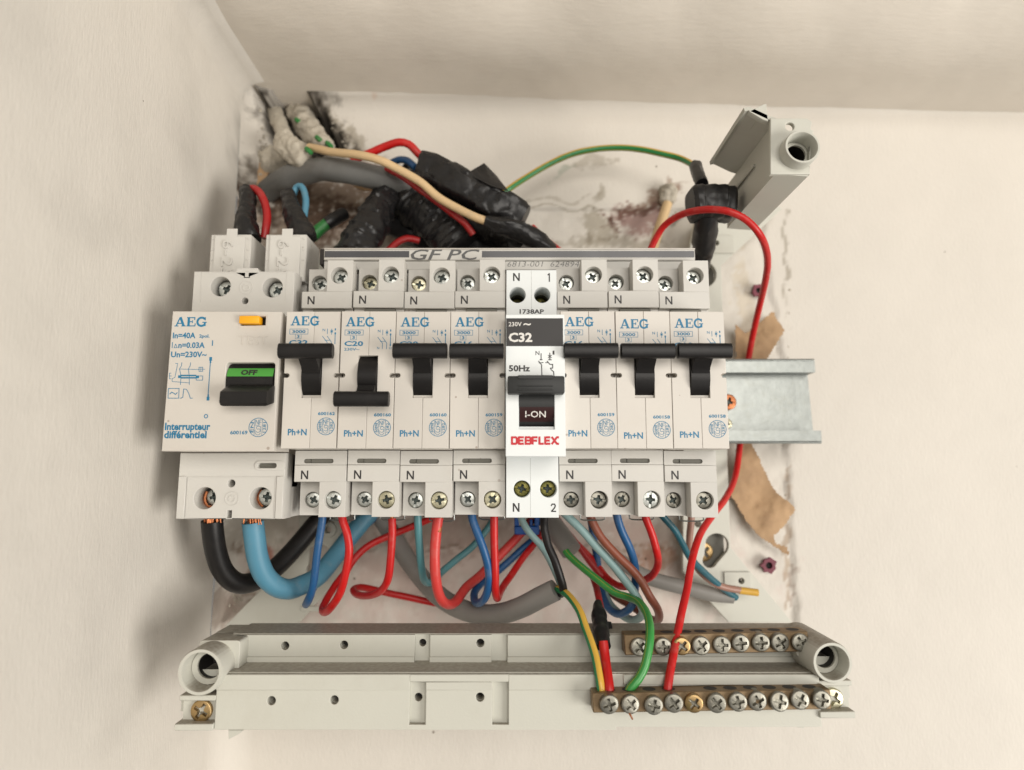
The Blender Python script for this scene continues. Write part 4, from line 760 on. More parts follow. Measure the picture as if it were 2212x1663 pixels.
# ------------------------------------------------------------------ brass terminal bars
def tbar(px0, px1, ptop0, pbot0, ptop1, pbot1, y, depth, screws, holes_px, label, mts, r):
    a, b = at(px0, (ptop0+pbot0)/2, y), at(px1, (ptop1+pbot1)/2, y); h = (at(px0, ptop0, y).z-at(px0, pbot0, y).z+at(px1, ptop1, y).z-at(px1, pbot1, y).z)/2
    t = thing('terminal_bar', label, 'terminal bar', a, 'brass terminal bars on the bottom trough'); ln_ = (b-a).length; sl_ = math.atan2(b.z-a.z, b.x-a.x)
    gs = box(0, ln_, 0, depth, -h/2, h/2, .25)
    bar = part('bar', gs, brass, t, True); t.rotation_euler = (0, -sl_, 0)
    hs = [((at(p, ptop0-8, y+depth*.5).x-a.x)) for p in holes_px]
    part('wire_hole', merge(*[([Vector((x+2.1*math.cos(k*math.pi/9), depth*.5+1.9*math.sin(k*math.pi/9), h/2+.02)) for k in range(18)], [tuple(range(18))]) for x in hs]), dark_in, t, True)
    part('hole_rim', merge(*[([Vector((x+rr*math.cos(k*math.pi/9), depth*.5+rr*.92*math.sin(k*math.pi/9), h/2+.012)) for rr in (2.1, 2.45) for k in range(18)], [(k, (k+1) % 18, 18+(k+1) % 18, 18+k) for k in range(18)]) for x in hs]), brass, t, True)
    for i, (px, py) in enumerate(screws):
        p = at(px, py, y-1.6); d = p-a; u = d.x*math.cos(sl_)+d.z*math.sin(sl_); v = -d.x*math.sin(sl_)+d.z*math.cos(sl_)
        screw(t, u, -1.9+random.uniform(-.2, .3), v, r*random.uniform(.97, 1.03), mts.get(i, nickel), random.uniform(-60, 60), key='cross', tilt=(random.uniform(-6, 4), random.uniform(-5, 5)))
    return t
tbar(1349.6, 1746.7, 1371, 1416, 1364, 1407, 13.5, 6.2, [(1382, 1398), (1432.6, 1397), (1473, 1396), (1515.6, 1395), (1560, 1393), (1600.7, 1390), (1645, 1389), (1685.8, 1388), (1730.4, 1388)], [1400, 1440, 1480, 1513, 1553, 1593, 1633, 1672, 1712],
     'shorter brass terminal bar on the upper step, without any wires', {2: gold, 7: nickel}, 2.88)
tbar(1280.6, 1795, 1496, 1541, 1490, 1531, 2.0, 6.0, [(1317, 1523), (1363, 1522), (1412.3, 1524), (1455.7, 1519), (1499.5, 1520), (1547.3, 1519), (1594.7, 1517), (1639, 1517), (1684.6, 1515), (1729, 1512), (1775, 1511)], [1315, 1358, 1402, 1444, 1534, 1577, 1620, 1662, 1705, 1748],
     'longer brass terminal bar on the lower step holding four wires', {4: gold}, 2.82)

# ------------------------------------------------------------------ wires below the breakers
def wire(name, pts, r, mt, label, cat='wire', n=12, group=None, rf=None, up=(0, -1, 0), step=1.6, seedj=0.0):
    sd = pts[0][0]*.37+pts[0][1]*.11
    if not rf and r < 3: rf = lambda t_, a, l: 1+.035*noise.noise(Vector((l*.25, sd, a*.5)))+.03*noise.noise(Vector((l*.9, sd, a)))
    if len(pts) > 5: pts = [pts[0]]+[(p[0]+1.6*noise.noise(Vector((i*.9, sd, 1))), p[1]+1.6*noise.noise(Vector((i*.9, sd, 5))), p[2]) for i, p in enumerate(pts[1:-1])]+[pts[-1]]
    return solo(name, tube(pxs(*pts), r, n, step, rf, up), mt, label, cat, group)
G = 'wires looping out of the lower terminals'
wire('power_cable', [(458, 1124, 28), (459.5, 1146, 29), (466, 1189, 32), (481, 1232, 36), (508, 1258, 41), (541, 1258, 47), (581, 1238, 54), (617, 1204, 60), (650, 1168, 65), (683, 1129, 69), (716, 1095, 71)], 3.75, w_black, 'thick black cable curving from the left terminal under the wide switch', 'cable', 18, G)
wire('power_cable', [(546, 1127, 28), (550, 1160, 29), (556.6, 1204, 31), (571, 1241, 34), (595, 1266, 38), (623, 1272, 43), (653, 1264, 49), (686, 1245, 55), (722, 1204, 62), (752, 1165, 67), (783, 1126, 70), (810, 1095, 72)], 3.75, w_sky, 'thick sky blue cable curving from the wide switch to the right', 'cable', 18, G)
wire('wire', [(697, 1100, 28), (696, 1122, 28), (692, 1150, 29), (686, 1189, 30), (680, 1235, 32), (675, 1271, 34), (667, 1296, 37), (661, 1306, 42), (664, 1298, 48), (682, 1262, 56), (712, 1222, 63), (740, 1190, 68), (768, 1158, 71), (806, 1120, 73), (830, 1095, 73)], 1.4, w_blue, 'blue wire from the first narrow breaker, looping near the sky blue cable', group=G)
wire('wire', [(738, 1100, 28), (740, 1122, 28), (749, 1150, 28), (754, 1189, 29), (748, 1235, 31), (734, 1280, 34), (716, 1310, 37), (703, 1322, 41), (697, 1316, 46), (706, 1294, 52), (726, 1262, 58), (748, 1234, 62), (768, 1204, 65), (798, 1177, 67), (843, 1156, 69), (897, 1135, 71), (935, 1118, 72)], 1.45, w_red, 'red wire from the first narrow breaker with the lowest loop, left of centre', group=G)
wire('wire', [(847, 1120, 28), (847, 1150, 28), (844.4, 1204, 30), (837, 1250, 33), (822, 1277, 38), (798, 1287, 44), (774, 1284, 51), (763, 1274, 58), (778, 1269, 64), (804, 1272, 68), (840, 1281, 72), (882, 1290, 74), (930, 1300, 75), (960, 1306, 76)], 1.4, w_red, 'red wire from the switched-off breaker, curling flat to the left', group=G)
wire('wire', [(901, 1100, 28), (903, 1123, 28), (905, 1174, 31), (909, 1219, 34), (914, 1248, 39), (924, 1259, 45), (938, 1252, 52), (954, 1236, 57), (985, 1209, 62), (1021, 1179, 66), (1051, 1144, 69), (1070, 1115, 71)], 1.4, w_teal, 'muted teal wire bending right under the second C20 breaker', group=G)
wire('wire', [(947, 1118, 27), (944, 1141, 27), (939.5, 1189, 28), (941, 1240, 30), (949, 1284, 34), (964, 1304, 38), (983, 1300, 44), (1008, 1269, 52), (1038, 1243, 58), (1075, 1204, 63), (1120, 1156, 68), (1150, 1120, 70)], 1.85, w_redp, 'thicker faded red wire with melted end, in front of the grey cable', group=G)
wire('wire', [(1018, 1100, 28), (1021, 1122, 28), (1033, 1153, 28), (1045, 1189, 29), (1055, 1226, 31), (1057, 1259, 33), (1049, 1288, 37), (1036, 1303, 42), (1026, 1298, 48), (1025, 1280, 54), (1040, 1260, 59), (1069, 1240, 63), (1099, 1213, 66), (1135, 1180, 69), (1160, 1160, 71), (1185, 1135, 72)], 1.5, w_blue, 'blue wire looping under the C16 breaker left of the white one', group=G)
wire('wire', [(1067, 1100, 28), (1067.5, 1122, 28), (1068, 1174, 29), (1069, 1234, 31), (1071, 1276, 34), (1074, 1292, 39), (1080, 1280, 47), (1090, 1262, 54), (1105, 1240, 60), (1129, 1205, 65), (1160, 1167, 69), (1190, 1125, 71)], 1.4, w_red, 'straight hanging red wire just left of the bright white breaker', group=G)
wire('grey_cable', [(800, 1080, 76), (828, 1125, 76), (852, 1162, 75), (876, 1202, 73), (902, 1238, 70), (936, 1276, 65), (980, 1308, 59), (1033, 1326, 52), (1080, 1326, 46), (1125, 1311, 41), (1168, 1290, 38), (1200, 1274, 36)], 3.9, w_grey, 'thick grey cable sagging in a wide curve, cut open by the black wire', 'cable', 20)
solo('grey_cable', tube(pxs((1150, 1090, 70), (1170, 1106, 68), (1190, 1130, 65), (1213, 1160, 60), (1234, 1190, 56)), 4.3, 18, 1.6, lambda t_, a, l: 1), w_grey, 'short grey cable stub pointing down right behind the white breaker', 'cable')
wire('wire', [(1176, 1095, 30), (1176, 1120, 30), (1177.6, 1144, 29), (1183.6, 1174, 29), (1198.7, 1211, 29), (1210.7, 1250, 30), (1217, 1272, 32), (1212, 1283, 36)], 1.45, w_black, 'black wire from the white breaker down into the grey cable end', group=G)
wire('wire', [(1120, 1100, 36), (1127, 1122, 36), (1141, 1147, 36), (1165, 1175, 36), (1181, 1197, 36), (1198, 1232, 36), (1212, 1268, 37), (1206, 1282, 40)], 1.3, w_pale, 'pale blue-grey wire running behind the black one', group=G)
wire('earth_wire', [(1205, 1272, 36), (1222, 1281, 31), (1238, 1298, 26), (1253, 1323, 21), (1265, 1356, 17), (1276, 1388, 13), (1286, 1420, 10), (1293, 1452, 7), (1298, 1485, 5), (1299, 1500, 5)], 1.35, w_gy2, 'yellow and green earth wire from the grey cable to the long brass bar', up=(-1, -.2, .5))
wire('earth_wire', [(1222, 1190, 54), (1232, 1203, 52), (1262, 1229, 47), (1295, 1256, 43), (1328, 1280, 40), (1358, 1290, 36), (1382, 1302, 28), (1398, 1328, 19), (1404, 1364, 11), (1401, 1403, 8), (1392, 1440, 6.5), (1379, 1466, 5.5), (1362, 1486, 5), (1356, 1500, 5)], 1.4, w_gy3, 'green earth wire arching over both bars into the second hole', up=(-.2, -1, .1))
wire('wire', [(1212, 1100, 34), (1230, 1120, 34), (1256, 1144, 34), (1286, 1178, 35), (1316, 1210, 36), (1346, 1247, 37), (1370, 1280, 38), (1386, 1308, 41), (1388, 1328, 46), (1370, 1340, 52), (1345, 1330, 58), (1318, 1306, 63), (1300, 1270, 66)], 1.55, w_pale, 'pale grey-blue wire crossing diagonally under the right C16 breaker', group=G)
wire('wire', [(1270, 1095, 32), (1279, 1124, 32), (1298, 1159, 32), (1328, 1195, 33), (1361, 1226, 34), (1385, 1255, 35), (1404, 1289, 36), (1420, 1316, 39), (1423, 1336, 44), (1410, 1340, 50), (1390, 1328, 56), (1361, 1308, 61), (1325, 1284, 65), (1300, 1250, 68)], 1.55, w_brown, 'brown wire sweeping diagonally beside the pale grey-blue one', group=G)
wire('wire', [(1330, 1095, 30), (1334, 1119, 30), (1343, 1147, 31), (1358, 1180, 33), (1369, 1210, 36), (1373, 1240, 39), (1372, 1280, 42), (1366, 1308, 45), (1352, 1322, 48), (1334, 1326, 52), (1316, 1314, 56), (1302, 1288, 60), (1295, 1250, 64), (1289, 1204, 67), (1281, 1156, 70), (1274, 1110, 72)], 1.5, w_blue, 'blue wire looping behind the brown one under the first C10 breaker', group=G)
wire('wire', [(1390, 1095, 28), (1394.6, 1119, 28), (1407, 1150, 29), (1418, 1187, 31), (1421, 1216, 35), (1411, 1240, 40), (1391, 1254, 46), (1366, 1265, 52), (1340, 1266, 57), (1318, 1254, 61), (1304, 1240, 64), (1280, 1210, 67), (1240, 1168, 70), (1190, 1118, 72)], 1.4, w_red, 'red wire bending back left under the first C10 breaker', group=G)
wire('wire', [(1412, 1090, 44), (1435, 1119, 45), (1457, 1144, 47), (1473, 1172, 50), (1490, 1205, 54), (1518, 1233, 60), (1554, 1265, 66), (1590, 1291, 71)], 1.35, w_dteal, 'dark teal wire slanting down right to the end of a grey cable', group=G)
wire('wire', [(1493, 1095, 54), (1493, 1122, 55), (1489, 1176, 58), (1499, 1213, 61), (1522, 1245, 64), (1558, 1266, 66), (1600, 1275, 68)], 1.4, w_pinkb, 'pinkish brown wire ending in a yellow tip, beside the red wire', group=G)
t = None
wire('wire_tip', [(1597, 1275, 68), (1612, 1277, 68), (1637, 1280, 68)], 1.5, w_yel, 'short yellow sleeve tip at the end of the pinkish brown wire', 'sleeve')
wire('grey_cable', [(1330, 1205, 76), (1384, 1240, 76), (1428, 1256, 75), (1493, 1273, 73), (1542, 1284, 72), (1585, 1293, 71)], 3.1, w_grey, 'flat grey cable end lying behind the long red wire', 'cable', 18, rf=lambda t_, a, l: 1-.35*max(0, t_-.8)/.2)
LR = [(1400, 556, 47), (1406, 536, 45), (1431, 492, 40), (1464, 467, 33), (1501, 455, 25), (1539, 452, 19.5), (1577, 458, 17), (1613, 476, 17), (1641, 506, 20), (1655, 540, 28), (1658, 575, 38), (1652, 612, 48), (1642, 655, 60), (1630, 707, 70), (1618, 770, 78), (1608, 860, 79.5), (1599, 950, 79), (1589, 1025, 73), (1568, 1075, 60), (1538, 1115, 46), (1511, 1157, 36), (1494, 1215, 29), (1485, 1266, 25), (1473, 1322, 19), (1461, 1379, 14), (1449, 1440, 8), (1443, 1485, 5), (1443, 1500, 5)]
wire('wire', LR, 1.35, w_red, 'long red wire arching over the right side, behind the rail, down to the brass bar')
wire('wire', [(1303, 1385, 14), (1307, 1420, 12), (1312, 1455, 8), (1316, 1487, 5), (1316, 1500, 5)], 1.6, w_red, 'short red wire from the black sleeve into the first hole of the long bar')
wire('heat_shrink_sleeve', [(1292, 1300, 36), (1292, 1316, 33), (1297, 1350, 26), (1300, 1376, 18), (1304, 1396, 14)], 2.7, tape, 'black taped sleeve over a red wire joint beside the earth wire', 'sleeve', 14, rf=lambda t_, a, l: (.45+.55*min(1, t_*4))*(1+.08*math.sin(l*1.1+2*math.cos(a)))*(1-.15*max(0, t_-.8)*5))
wire('tape_strip', [(1313, 1345, 30), (1316, 1375, 28), (1319, 1405, 27), (1326, 1430, 26)], 1.6, tape, 'loose black tape strip hanging behind the black sleeve', 'tape', 10, rf=lambda t_, a, l: (1+.5*abs(math.cos(a)))*(.7+.2*math.sin(l*.9)))
wire('wire', [(1280, 1245, 60), (1286, 1262, 55), (1293, 1290, 48), (1299, 1325, 42), (1301, 1350, 36)], 1.3, w_dred, 'dark red wire dropping behind the green one to the black sleeve', group=G)
wire('wire', [(1196, 1110, 66), (1222, 1145, 63), (1250, 1180, 62), (1282, 1224, 62), (1310, 1256, 64)], 1.3, w_dred, 'dark red wire slanting behind the grey stub', group=G)
for x_, l_ in ((847, 1), ):
    pass
c_ = [tube(pxs((846.5, 1105, 28), (847, 1128, 28)), .75, 8)[:2], tube(pxs((952, 1105, 27), (951, 1128, 27), (948, 1150, 26)), .8, 8)[:2], tube(pxs((1277, 1105, 32), (1277, 1126, 32)), .9, 8)[:2]]
for g_, lb in zip(c_, ('bare copper end under the switched-off breaker', 'bare copper end of the thicker faded red wire', 'bare copper end above the brown wire')): solo('wire_end', g_, copper, lb, 'copper')
yc = 62; t = thing('wire_clip', 'blue plastic clip behind the bottom of the white breaker', 'clip', at(1138, 1150, yc))
p0, p1 = at(1111, 1155, yc), at(1165, 1105, yc)
part('clip_base', box(p0.x, p1.x, yc, yc+8, p0.z, p0.z+3.4, .4), blue_cl, t); part('clip_jaw', box(p0.x, p0.x+1.9, yc, yc+8, p0.z+3.45, p1.z, .3), blue_cl, t); part('clip_jaw', box(p1.x-1.9, p1.x, yc, yc+8, p0.z+3.45, p1.z, .3), blue_cl, t)
part('clip_tooth', merge(box(p0.x+3.4, p0.x+4.6, yc+1, yc+7, p0.z+3.45, p0.z+6, .2), box(p0.x+6.4, p0.x+7.5, yc+1, yc+7, p0.z+3.45, p0.z+6, .2)), blue_cl, t)
wire('copper_sliver', [(1357, 1538, 1), (1362, 1545, 0), (1366, 1553, 1)], .3, copper, 'tiny frayed copper sliver under the second screw of the long bar', 'copper', 6)

# ------------------------------------------------------------------ wires, cables and tape above the breakers
def fold_rf(seed, amp=.16, turns=.7):
    """radius of something wound in tape: helical step edges, flats and creases"""
    def f(t_, a, l):
        n_ = noise.noise(Vector((math.cos(a)*.8+seed, math.sin(a)*.8, l*.10)))
        if not turns: return 1+amp*n_*1.6
        hel = ((l/(5.5/turns)+a/6.283+.25*noise.noise(Vector((l*.15, seed, a*.3)))) % 1.0)
        m = 5; ph = (a+seed+.25*math.floor(l/6)+.9*noise.noise(Vector((l*.08, seed, 2)))) % (6.283/m)-3.1416/m; flat = .5*math.cos(3.1416/m)/math.cos(ph)+.5
        cr = noise.noise(Vector((math.cos(a)*3+seed*3, math.sin(a)*3, l*.5+a)))
        return flat*(1+amp*n_*1.3+.10*hel-.07*max(0, 1-abs(cr)*7))
    return f
def flat_geo(pts, r, n, rf, step=2.2): return tube(pxs(*pts), r, n, step, rf)
wire('grey_cable', [(570, 420, 90), (588, 405, 84), (621, 384, 74), (671, 370, 66), (708, 366, 62), (758, 372, 60), (808, 382, 60), (858, 392, 62), (910, 405, 66)], 5.2, w_dgrey, 'thick dark grey cable sweeping out of the wall hole to the tape bundle', 'cable', 20, rf=fold_rf(2, .09, 0))
wire('wire', [(668, 318, 62), (690, 322, 58), (713, 328, 54), (771, 334, 48), (816, 344, 46), (858, 364, 46), (908, 393, 46), (945, 425, 46), (985, 449, 45), (1022, 467, 44), (1052, 478, 44)], 1.75, w_cream, 'cream wire crossing diagonally in front of the black tape bundle', n=14)
wire('wire', [(835, 362, 54), (870, 382, 53), (908, 409, 51), (950, 440, 50), (978, 462, 50), (1003, 482, 50), (1022, 506, 52)], 1.5, w_dred, 'dark red wire following just under the cream wire')
wire('wire', [(760, 345, 66), (798, 331, 64), (833, 316, 62), (862, 307, 60), (884, 312, 60), (900, 328, 60), (918, 348, 62)], 1.75, w_red, 'red wire with a sharp bend rising above the dark cable')
wire('wire', [(846, 352, 72), (862, 345, 70), (880, 347, 68), (898, 362, 66)], 1.6, w_blue, 'short blue wire peeping out above the dark cable bend')
def bundle(name, pts, r, label, seed, amp=.2, n=22, rfx=None, turns=.7):
    f0 = fold_rf(seed, amp, turns); return solo(name, tube(pxs(*pts), r, 44, .8, (lambda t_, a, l: f0(t_, a, l)*(rfx(t_) if rfx else 1))), tape, label, 'taped bundle')
# the angular folded wrap
def crag(name, outline, y0, y1, label, inset=.72, seed=3):
    """crumpled tape: front faces broken into creased facets over an outline"""
    rnd = random.Random(seed); pts = [at(x, y, y0+6) for x, y in outline]; c = sum(pts, Vector())/len(pts); V = []; n = len(pts)
    for k, (s, y) in enumerate(((1.0, y0+10), (.97, y0+4), (inset, y0), (inset*.5, y0-2.5))):
        for p in pts:
            q_ = c+(p-c)*s; V.append(Vector((q_.x+rnd.uniform(-.5, .5)*(k > 0), y+rnd.uniform(-1.3, 1.3)*(k > 0), q_.z+rnd.uniform(-.5, .5)*(k > 0))))
    V.append(Vector((c.x, y0-3, c.z))); V += [Vector((p.x, y1, p.z)) for p in pts]; Fc = []
    for k in range(3):
        for i in range(n):
            j = (i+1) % n; a, b, d, e = k*n+i, k*n+j, (k+1)*n+j, (k+1)*n+i; Fc += [(a, b, d), (a, d, e)] if (i+k) % 2 else [(a, b, e), (b, d, e)]
    m = 4*n
    for i in range(n): j = (i+1) % n; Fc.append((3*n+i, 3*n+j, m)); Fc.append((i, m+1+i, m+1+j, j))
    Fc.append(tuple(range(m+1, m+1+n)))
    o = solo(name, (V, Fc), tape, label, 'taped bundle'); return o

def wrap(label, ax, wid, y0, thick, seed, flap=None):
    """flattened bundle of cables under wide tape: broad facets, stepped wrap edges, optional pointed flap"""
    rnd = random.Random(seed); C = spline(pxs(*ax), 1.0); n = 40; V = []; Fc = []; m = len(C); wn = 9.0
    for i, c in enumerate(C):
        d = (C[min(i+1, m-1)]-C[max(i-1, 0)]).normalized(); s_ = d.cross(Vector((0, -1, 0))).normalized(); t_ = i/(m-1); w = wid[0]+(wid[1]-wid[0])*t_
        for k in range(n):
            a = 6.2832*k/n; ca, sa = math.cos(a), math.sin(a); e = .62
            u = math.copysign(abs(ca)**e, ca); v = math.copysign(abs(sa)**e, sa); sl = (i+u*5*(1 if v < 0 else -1))/wn; band = math.floor(sl); fr = sl-band
            cz_ = abs(noise.noise(Vector((i*.11, u*1.6, seed+v))))
            tl = .5*noise.noise(Vector((band*3.7, seed, u*.8)))+.10*noise.noise(Vector((i*.3, u*3, seed)))-.28*max(0, .2-cz_)/.2+.3*noise.noise(Vector((i*.06, u*1.1, seed+5))); st = .55*(1-fr)
            V.append(c+s_*u*(w+.6*noise.noise(Vector((band*5.1, seed, 1)))*2+st*.5)+Vector((0, v*(thick+tl*3.2+st), 0)))
    for i in range(m-1):
        for k in range(n): k2 = (k+1) % n; Fc.append((i*n+k, i*n+k2, (i+1)*n+k2, (i+1)*n+k))
    Fc += [tuple(range(n-1, -1, -1)), tuple(range((m-1)*n, m*n))]
    o = solo('tape_bundle', (V, Fc), tape, label, 'taped bundle')
    if flap:
        F_ = [at(*p) for p in flap]; k = len(F_); V2 = F_+[p+Vector((0, .5, 0)) for p in F_]; me = part('tape_flap', (V2, [(i, i+1, 0) for i in range(1, k-1)]+[(k, k+i+1, k+i) for i in range(1, k-1)]+[(i, k+i, k+(i+1) % k, (i+1) % k) for i in range(k)]), tape, o)
wrap('folded black tape bundle with pointed corners in front of the white wall', [(905, 362, 58), (930, 366, 56), (985, 392, 53), (1040, 424, 52), (1090, 450, 52), (1132, 475, 54)], (6.6, 6.0), 50, 5.0, 3, [(1046, 352, 52), (1072, 378, 52), (1098, 412, 49), (1062, 402, 45.5), (1008, 374, 49)])
wrap('wide dark tape mass filling the space behind the cream wire', [(840, 420, 76), (880, 440, 75), (940, 470, 74), (1010, 505, 72), (1080, 540, 70)], (17, 15), 60, 6, 8, [(905, 395, 64), (960, 415, 60), (1000, 450, 58), (965, 470, 59), (925, 440, 60)])
bundle('tape_bundle', [(850, 398, 72), (880, 420, 70), (920, 455, 68), (960, 495, 66), (1000, 540, 64)], 10.5, 'large dark tape mass behind the cream wire, over the busbar', 4, .22, 26)
bundle('tape_bundle', [(960, 440, 70), (1030, 470, 66), (1090, 500, 62), (1140, 535, 60)], 8.0, 'dark taped cables just above the busbar lettering', 8, .2, 22)
bundle('tape_bundle', [(1046, 478, 44), (1075, 486, 45), (1105, 492, 46), (1135, 505, 47), (1165, 525, 48), (1190, 545, 50)], 3.6, 'wrinkled tape sleeve on the end of the cream wire', 9, .22, 18, lambda t_: .6+.5*min(1, t_*3))
bundle('tape_bundle', [(838, 405, 66), (828, 435, 60), (812, 465, 55), (795, 495, 52), (778, 530, 50), (765, 560, 50)], 7.5, 'fat cone of black tape between the feed connectors and busbar', 6, .10, 24, lambda t_: .68+.55*t_)
bundle('taped_lead', [(533, 412, 44), (537, 425, 42), (534, 440, 40), (533, 460, 38), (529, 478, 36), (536, 500, 34), (542, 520, 33)], 4.3, 'knobbly tape-wrapped lead entering the left feed connector', 11, .3, 20, lambda t_: .72+.42*t_, 1.2)
bundle('taped_lead', [(622, 420, 46), (628, 436, 44), (632, 455, 41), (641, 480, 38), (650, 502, 36), (656, 522, 35)], 4.2, 'knobbly tape-wrapped lead entering the right feed connector', 12, .3, 20, lambda t_: .75+.4*t_, 1.2)
wire('wire', [(534, 425, 46), (537, 411, 45), (549, 407, 44), (563, 418, 42), (573, 442, 40), (577, 468, 38), (575, 490, 37), (571, 515, 37)], 1.6, w_dred, 'dark red wire bowed beside the left taped lead')
wire('wire', [(634, 420, 50), (640, 405, 50), (650, 402, 49), (657, 414, 48), (660, 436, 46), (658, 458, 44), (655, 480, 42)], 1.35, w_sky, 'sky blue wire bowed over the right taped lead')
wire('wire', [(674, 512, 56), (690, 496, 57), (708, 482, 58), (722, 473, 59)], 2.6, w_green, 'short green wire between the right feed connector and tape cone')
wire('tape_strip', [(706, 483, 57.5), (716, 477, 58), (728, 470, 60), (742, 462, 63)], 2.9, tape, 'black tape ring around the short green wire', 'tape')
wire('wire', [(1150, 490, 62), (1168, 508, 60), (1190, 526, 58), (1215, 546, 56)], 1.3, w_red, 'red wire slipping out of the tape behind the busbar')
wire('wire', [(835, 545, 56), (858, 524, 58), (880, 515, 60), (905, 520, 62)], 1.5, w_dred, 'dark red wire under the tape bundle behind the busbar')
wire('earth_wire', [(1070, 432, 66), (1096, 409, 66), (1142, 380, 68), (1190, 352, 69), (1237, 332, 70), (1285, 322, 70), (1333, 319, 69), (1381, 322, 67), (1429, 331, 64), (1468, 343, 61), (1498, 357, 52), (1506, 370, 44)], 1.4, w_gy, 'green and yellow earth wire arching across the bare back wall', up=(0, 0, -1))
t = thing('taped_clamp', 'black taped clump hanging at the foot of the corner tower', 'taped joint', at(1540, 430, 30))
f1 = fold_rf(21, .08, .3)
part('tape_neck', tube(pxs((1502, 358, 44), (1508, 374, 38), (1516, 398, 32)), 2.6, 14, 1.2, f1)[:2], tape, t)
c0, c1 = at(1501, 460, 24), at(1597, 394, 24)
zm = (c0.z+c1.z)/2; hz = (c1.z-c0.z)/2
fq = lambda t_, a, l: (hz*1.02/((abs(math.cos(a))**4+abs(math.sin(a))**4)**.25))*(1+.05*noise.noise(Vector((l*.3, a*2, 4)))+.05*((l/4.2+a/6.283) % 1.0))*min(1, .80+t_*3, .80+(1-t_)*3)
part('tape_block', tube([Vector((c0.x+(c1.x-c0.x)*k/4, 30+.3*(k % 2), zm+.4*math.sin(k))) for k in range(5)], 1.0, 48, .6, fq)[:2], tape, t)
part('tape_tail', tube(pxs((1527, 450, 30), (1526, 480, 35), (1522, 515, 42), (1516, 548, 50), (1508, 580, 56)), 4.7, 20, 1.4, fold_rf(23, .14, .5))[:2], tape, t)
wire('cord', [(1442, 440, 84), (1432, 470, 82), (1421, 502, 80), (1411, 536, 78), (1404, 560, 76)], 2.3, w_cream, 'dirty white cord hanging from a hole in the wall', 'cord')
def lump(name, pts, r, label, seed, mt=plaster, amp=.3):
    solo(name, tube(pxs(*pts), r, 40, .6, lambda t_, a, l: (1+amp*noise.fractal(Vector((math.cos(a)+seed, math.sin(a), l*.17)), .8, 2.1, 4))*(.5+.5*math.sin(math.pi*min(1, .12+t_*.9))**.5)), mt, label, 'plaster')
lump('plaster_lump', [(1440, 402, 86), (1442, 420, 86), (1446, 440, 85)], 4.2, 'small white plaster plug where the cord leaves the wall', 31)
lump('plastered_cable', [(586, 210, 104), (594, 242, 94), (606, 272, 85), (620, 300, 77), (638, 326, 71)], 3.7, 'cream plaster-covered cable on the left of the wall hole', 32, amp=.2)
lump('plastered_cable', [(640, 225, 104), (650, 250, 95), (664, 275, 86), (682, 298, 78), (712, 320, 70)], 5.6, 'lumpy plastered cable filling the middle of the wall hole', 33)
lump('plastered_cable', [(626, 215, 102), (632, 235, 97), (634, 255, 90)], 3.4, 'small round plaster lump at the top of the wall hole', 34)
lump('plaster_sleeve', [(612, 300, 72), (628, 322, 68), (650, 338, 64), (664, 338, 62)], 5.6, 'ragged white sleeve with green flecks under the wall hole', 35, amp=.3)
lump('plaster_lump', [(588, 330, 88), (592, 352, 87), (588, 380, 87)], 6.5, 'greyish plaster lump below the wall hole beside the brown paper', 36)
for i_, (a_, b_, y_) in enumerate(((646, 262, 80), (690, 300, 68), (668, 325, 58), (712, 312, 66))):
    wire('green_fleck', [(a_-6, b_-4, y_+1), (a_, b_+1, y_), (a_+4, b_+5, y_+1)], 1.1, w_green, ('green fleck between the two upper plaster lumps', 'green fleck on the lower right of the plastered cable', 'green fleck where the cream wire comes out', 'green fleck at the far end of the plaster')[i_], 'wire scrap', 8)

# ------------------------------------------------------------------ torn brown paper, wall plugs
def sheet(name, pts, y, label, seed=1, curl=5.0):
    y -= curl*.35
    P = []
    for i in range(len(pts)):
        a, b = Vector(pts[i]), Vector(pts[(i+1) % len(pts)]); m = max(1, int((b-a).length/9))
        for k in range(m): q_ = a+(b-a)*k/m; P.append((q_.x+2.2*noise.noise(Vector((q_.x*.2, q_.y*.2, seed))), q_.y+2.2*noise.noise(Vector((q_.x*.2, q_.y*.2, seed+7)))))
    poly = [(lambda w: (w.x, w.z))(at(x, yy, y)) for x, yy in P]; st = .6; x0 = min(p[0] for p in poly); x1 = max(p[0] for p in poly); z0 = min(p[1] for p in poly); z1 = max(p[1] for p in poly); idx = {}; V = []; Fc = []
    def vid(i, j):
        if (i, j) not in idx:
            idx[i, j] = len(V); q_ = Vector((x0+i*st, y, z0+j*st)); n_ = noise.noise(q_*.8)*.3; V.append(Vector((q_.x+n_, y+curl*noise.noise(q_*.06+Vector((seed, 0, 0)))+.4*noise.noise(q_*.3), q_.z-n_)))
        return idx[i, j]
    for i in range(int((x1-x0)/st)+1):
        for j in range(int((z1-z0)/st)+1):
            if inpoly(x0+(i+.5)*st, z0+(j+.5)*st, poly): Fc.append((vid(i, j), vid(i+1, j), vid(i+1, j+1), vid(i, j+1)))
    m = len(V); F2 = [tuple(v+m for v in f[::-1]) for f in Fc]; ed = {}
    for f in Fc:
        for a_, b_ in zip(f, f[1:]+f[:1]): ed[(a_, b_)] = 1
    sd = [(a_, a_+m, b_+m, b_) for a_, b_ in ed if (b_, a_) not in ed]
    g_ = (V+[v+Vector((0, .35, 0)) for v in V], Fc+F2+sd)
    return solo(name, g_, cardb, label, 'paper')
sheet('torn_paper', [(1590, 955), (1622, 955), (1640, 1003), (1657, 1030), (1677, 1065), (1712, 1094), (1716, 1103), (1692, 1138), (1667, 1158), (1676, 1174), (1700, 1182), (1704, 1200), (1693, 1194), (1664, 1174), (1638, 1158), (1615, 1128), (1592, 1085), (1580, 1070)], 84.5, 'torn brown paper hanging below the rail, beside the red wire', 1)
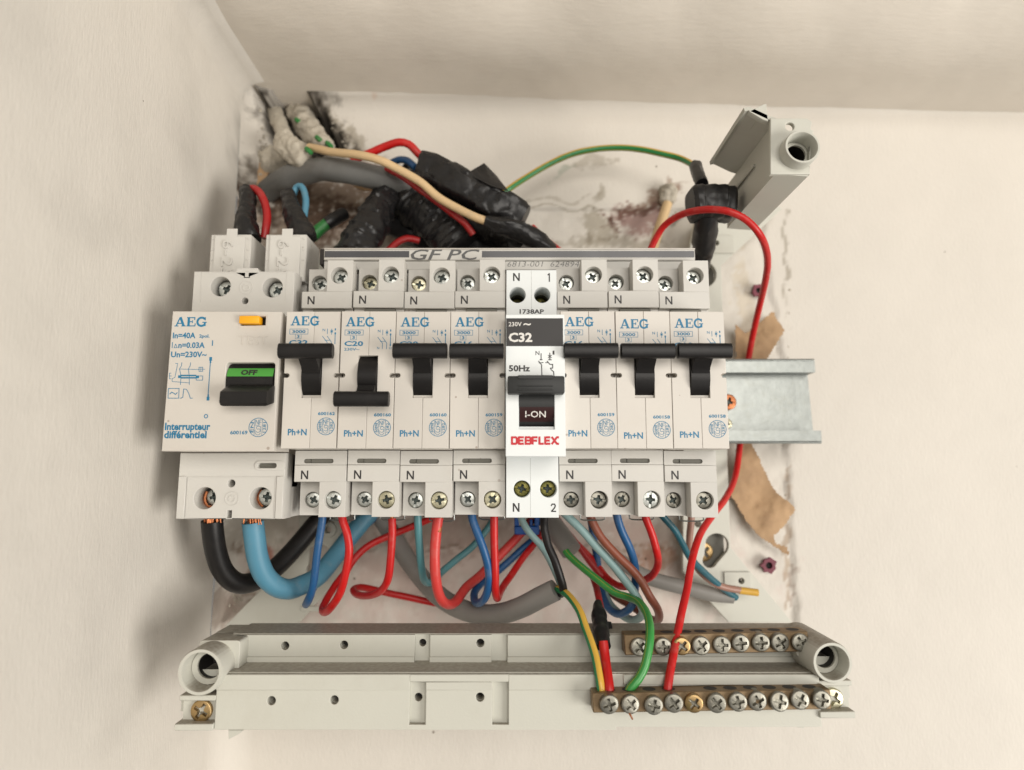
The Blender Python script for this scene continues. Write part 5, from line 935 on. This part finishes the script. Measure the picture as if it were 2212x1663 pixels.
sheet('torn_paper', [(1592, 790), (1588, 700), (1612, 720), (1650, 690), (1672, 672), (1696, 712), (1672, 742), (1650, 785)], 84.5, 'torn brown paper peeling off just above the rail', 4)
sheet('torn_paper', [(582, 318), (562, 350), (550, 394), (558, 406), (572, 398), (580, 372), (590, 340)], 84, 'orange-brown paper scrap at the left corner of the niche', 6, 1.0)
sheet('torn_paper', [(765, 402), (800, 398), (825, 402), (812, 414), (785, 412)], 76, 'orange-brown paper scrap under the dark grey cable', 8, .8)
for (x_, y_, r_, lb) in ((1638, 628, 3.0, 'dark purple wall plug beside the long red wire'), (1660, 1221, 3.3, 'purple star-shaped wall plug below the torn paper')):
    c = at(x_, y_, 86.5); P = []
    for k in range(14): rr = r_*(1.08 if k % 2 else .92)*random.uniform(.85, 1.12); P.append((c.x+rr*math.cos(k*math.pi/7), c.z+rr*math.sin(k*math.pi/7)))
    t = thing('wall_plug', lb, 'wall plug', c, 'purple wall plugs'); part('plug_rim', slab(P, [circ(c.x, c.z, r_*.45, 12)], 85.6, 87.5, .1), purple, t); part('plug_bore', slab(circ(c.x, c.z, r_*.5, 12), [], 87.6, 88, .05), dark_in, t)

rnd = random.Random(5); gs = []
for (cx, cy, sx, sy, n) in ((735, 300, 14, 30, 45), (572, 300, 8, 60, 40), (700, 335, 30, 8, 30), (585, 395, 10, 12, 20), (512, 1310, 8, 22, 25), (1480, 462, 25, 4, 14), (1700, 900, 3, 160, 26)):
    for k in range(n):
        px, py = rnd.gauss(cx, sx), rnd.gauss(cy, sy); c = at(px, py, 88); y = back_y(c.x, c.z); c = at(px, py, y); r_ = rnd.uniform(.25, .95); V = []
        for v in ((1, 0, 0), (-1, 0, 0), (0, 1, 0), (0, -1, 0), (0, 0, 1), (0, 0, -1)): V.append(Vector((c.x+v[0]*r_*rnd.uniform(.5, 1.3), min(c.y, y)+v[1]*r_*rnd.uniform(.4, .9), c.z+v[2]*r_*rnd.uniform(.5, 1.3))))
        gs.append((V, [(0, 2, 4), (2, 1, 4), (1, 3, 4), (3, 0, 4), (2, 0, 5), (1, 2, 5), (3, 1, 5), (0, 3, 5)]))
o = solo('plaster_crumbs', merge(*gs), plaster, 'loose plaster crumbs sticking round the wall hole and the broken edges', 'crumbs'); o['kind'] = 'stuff'
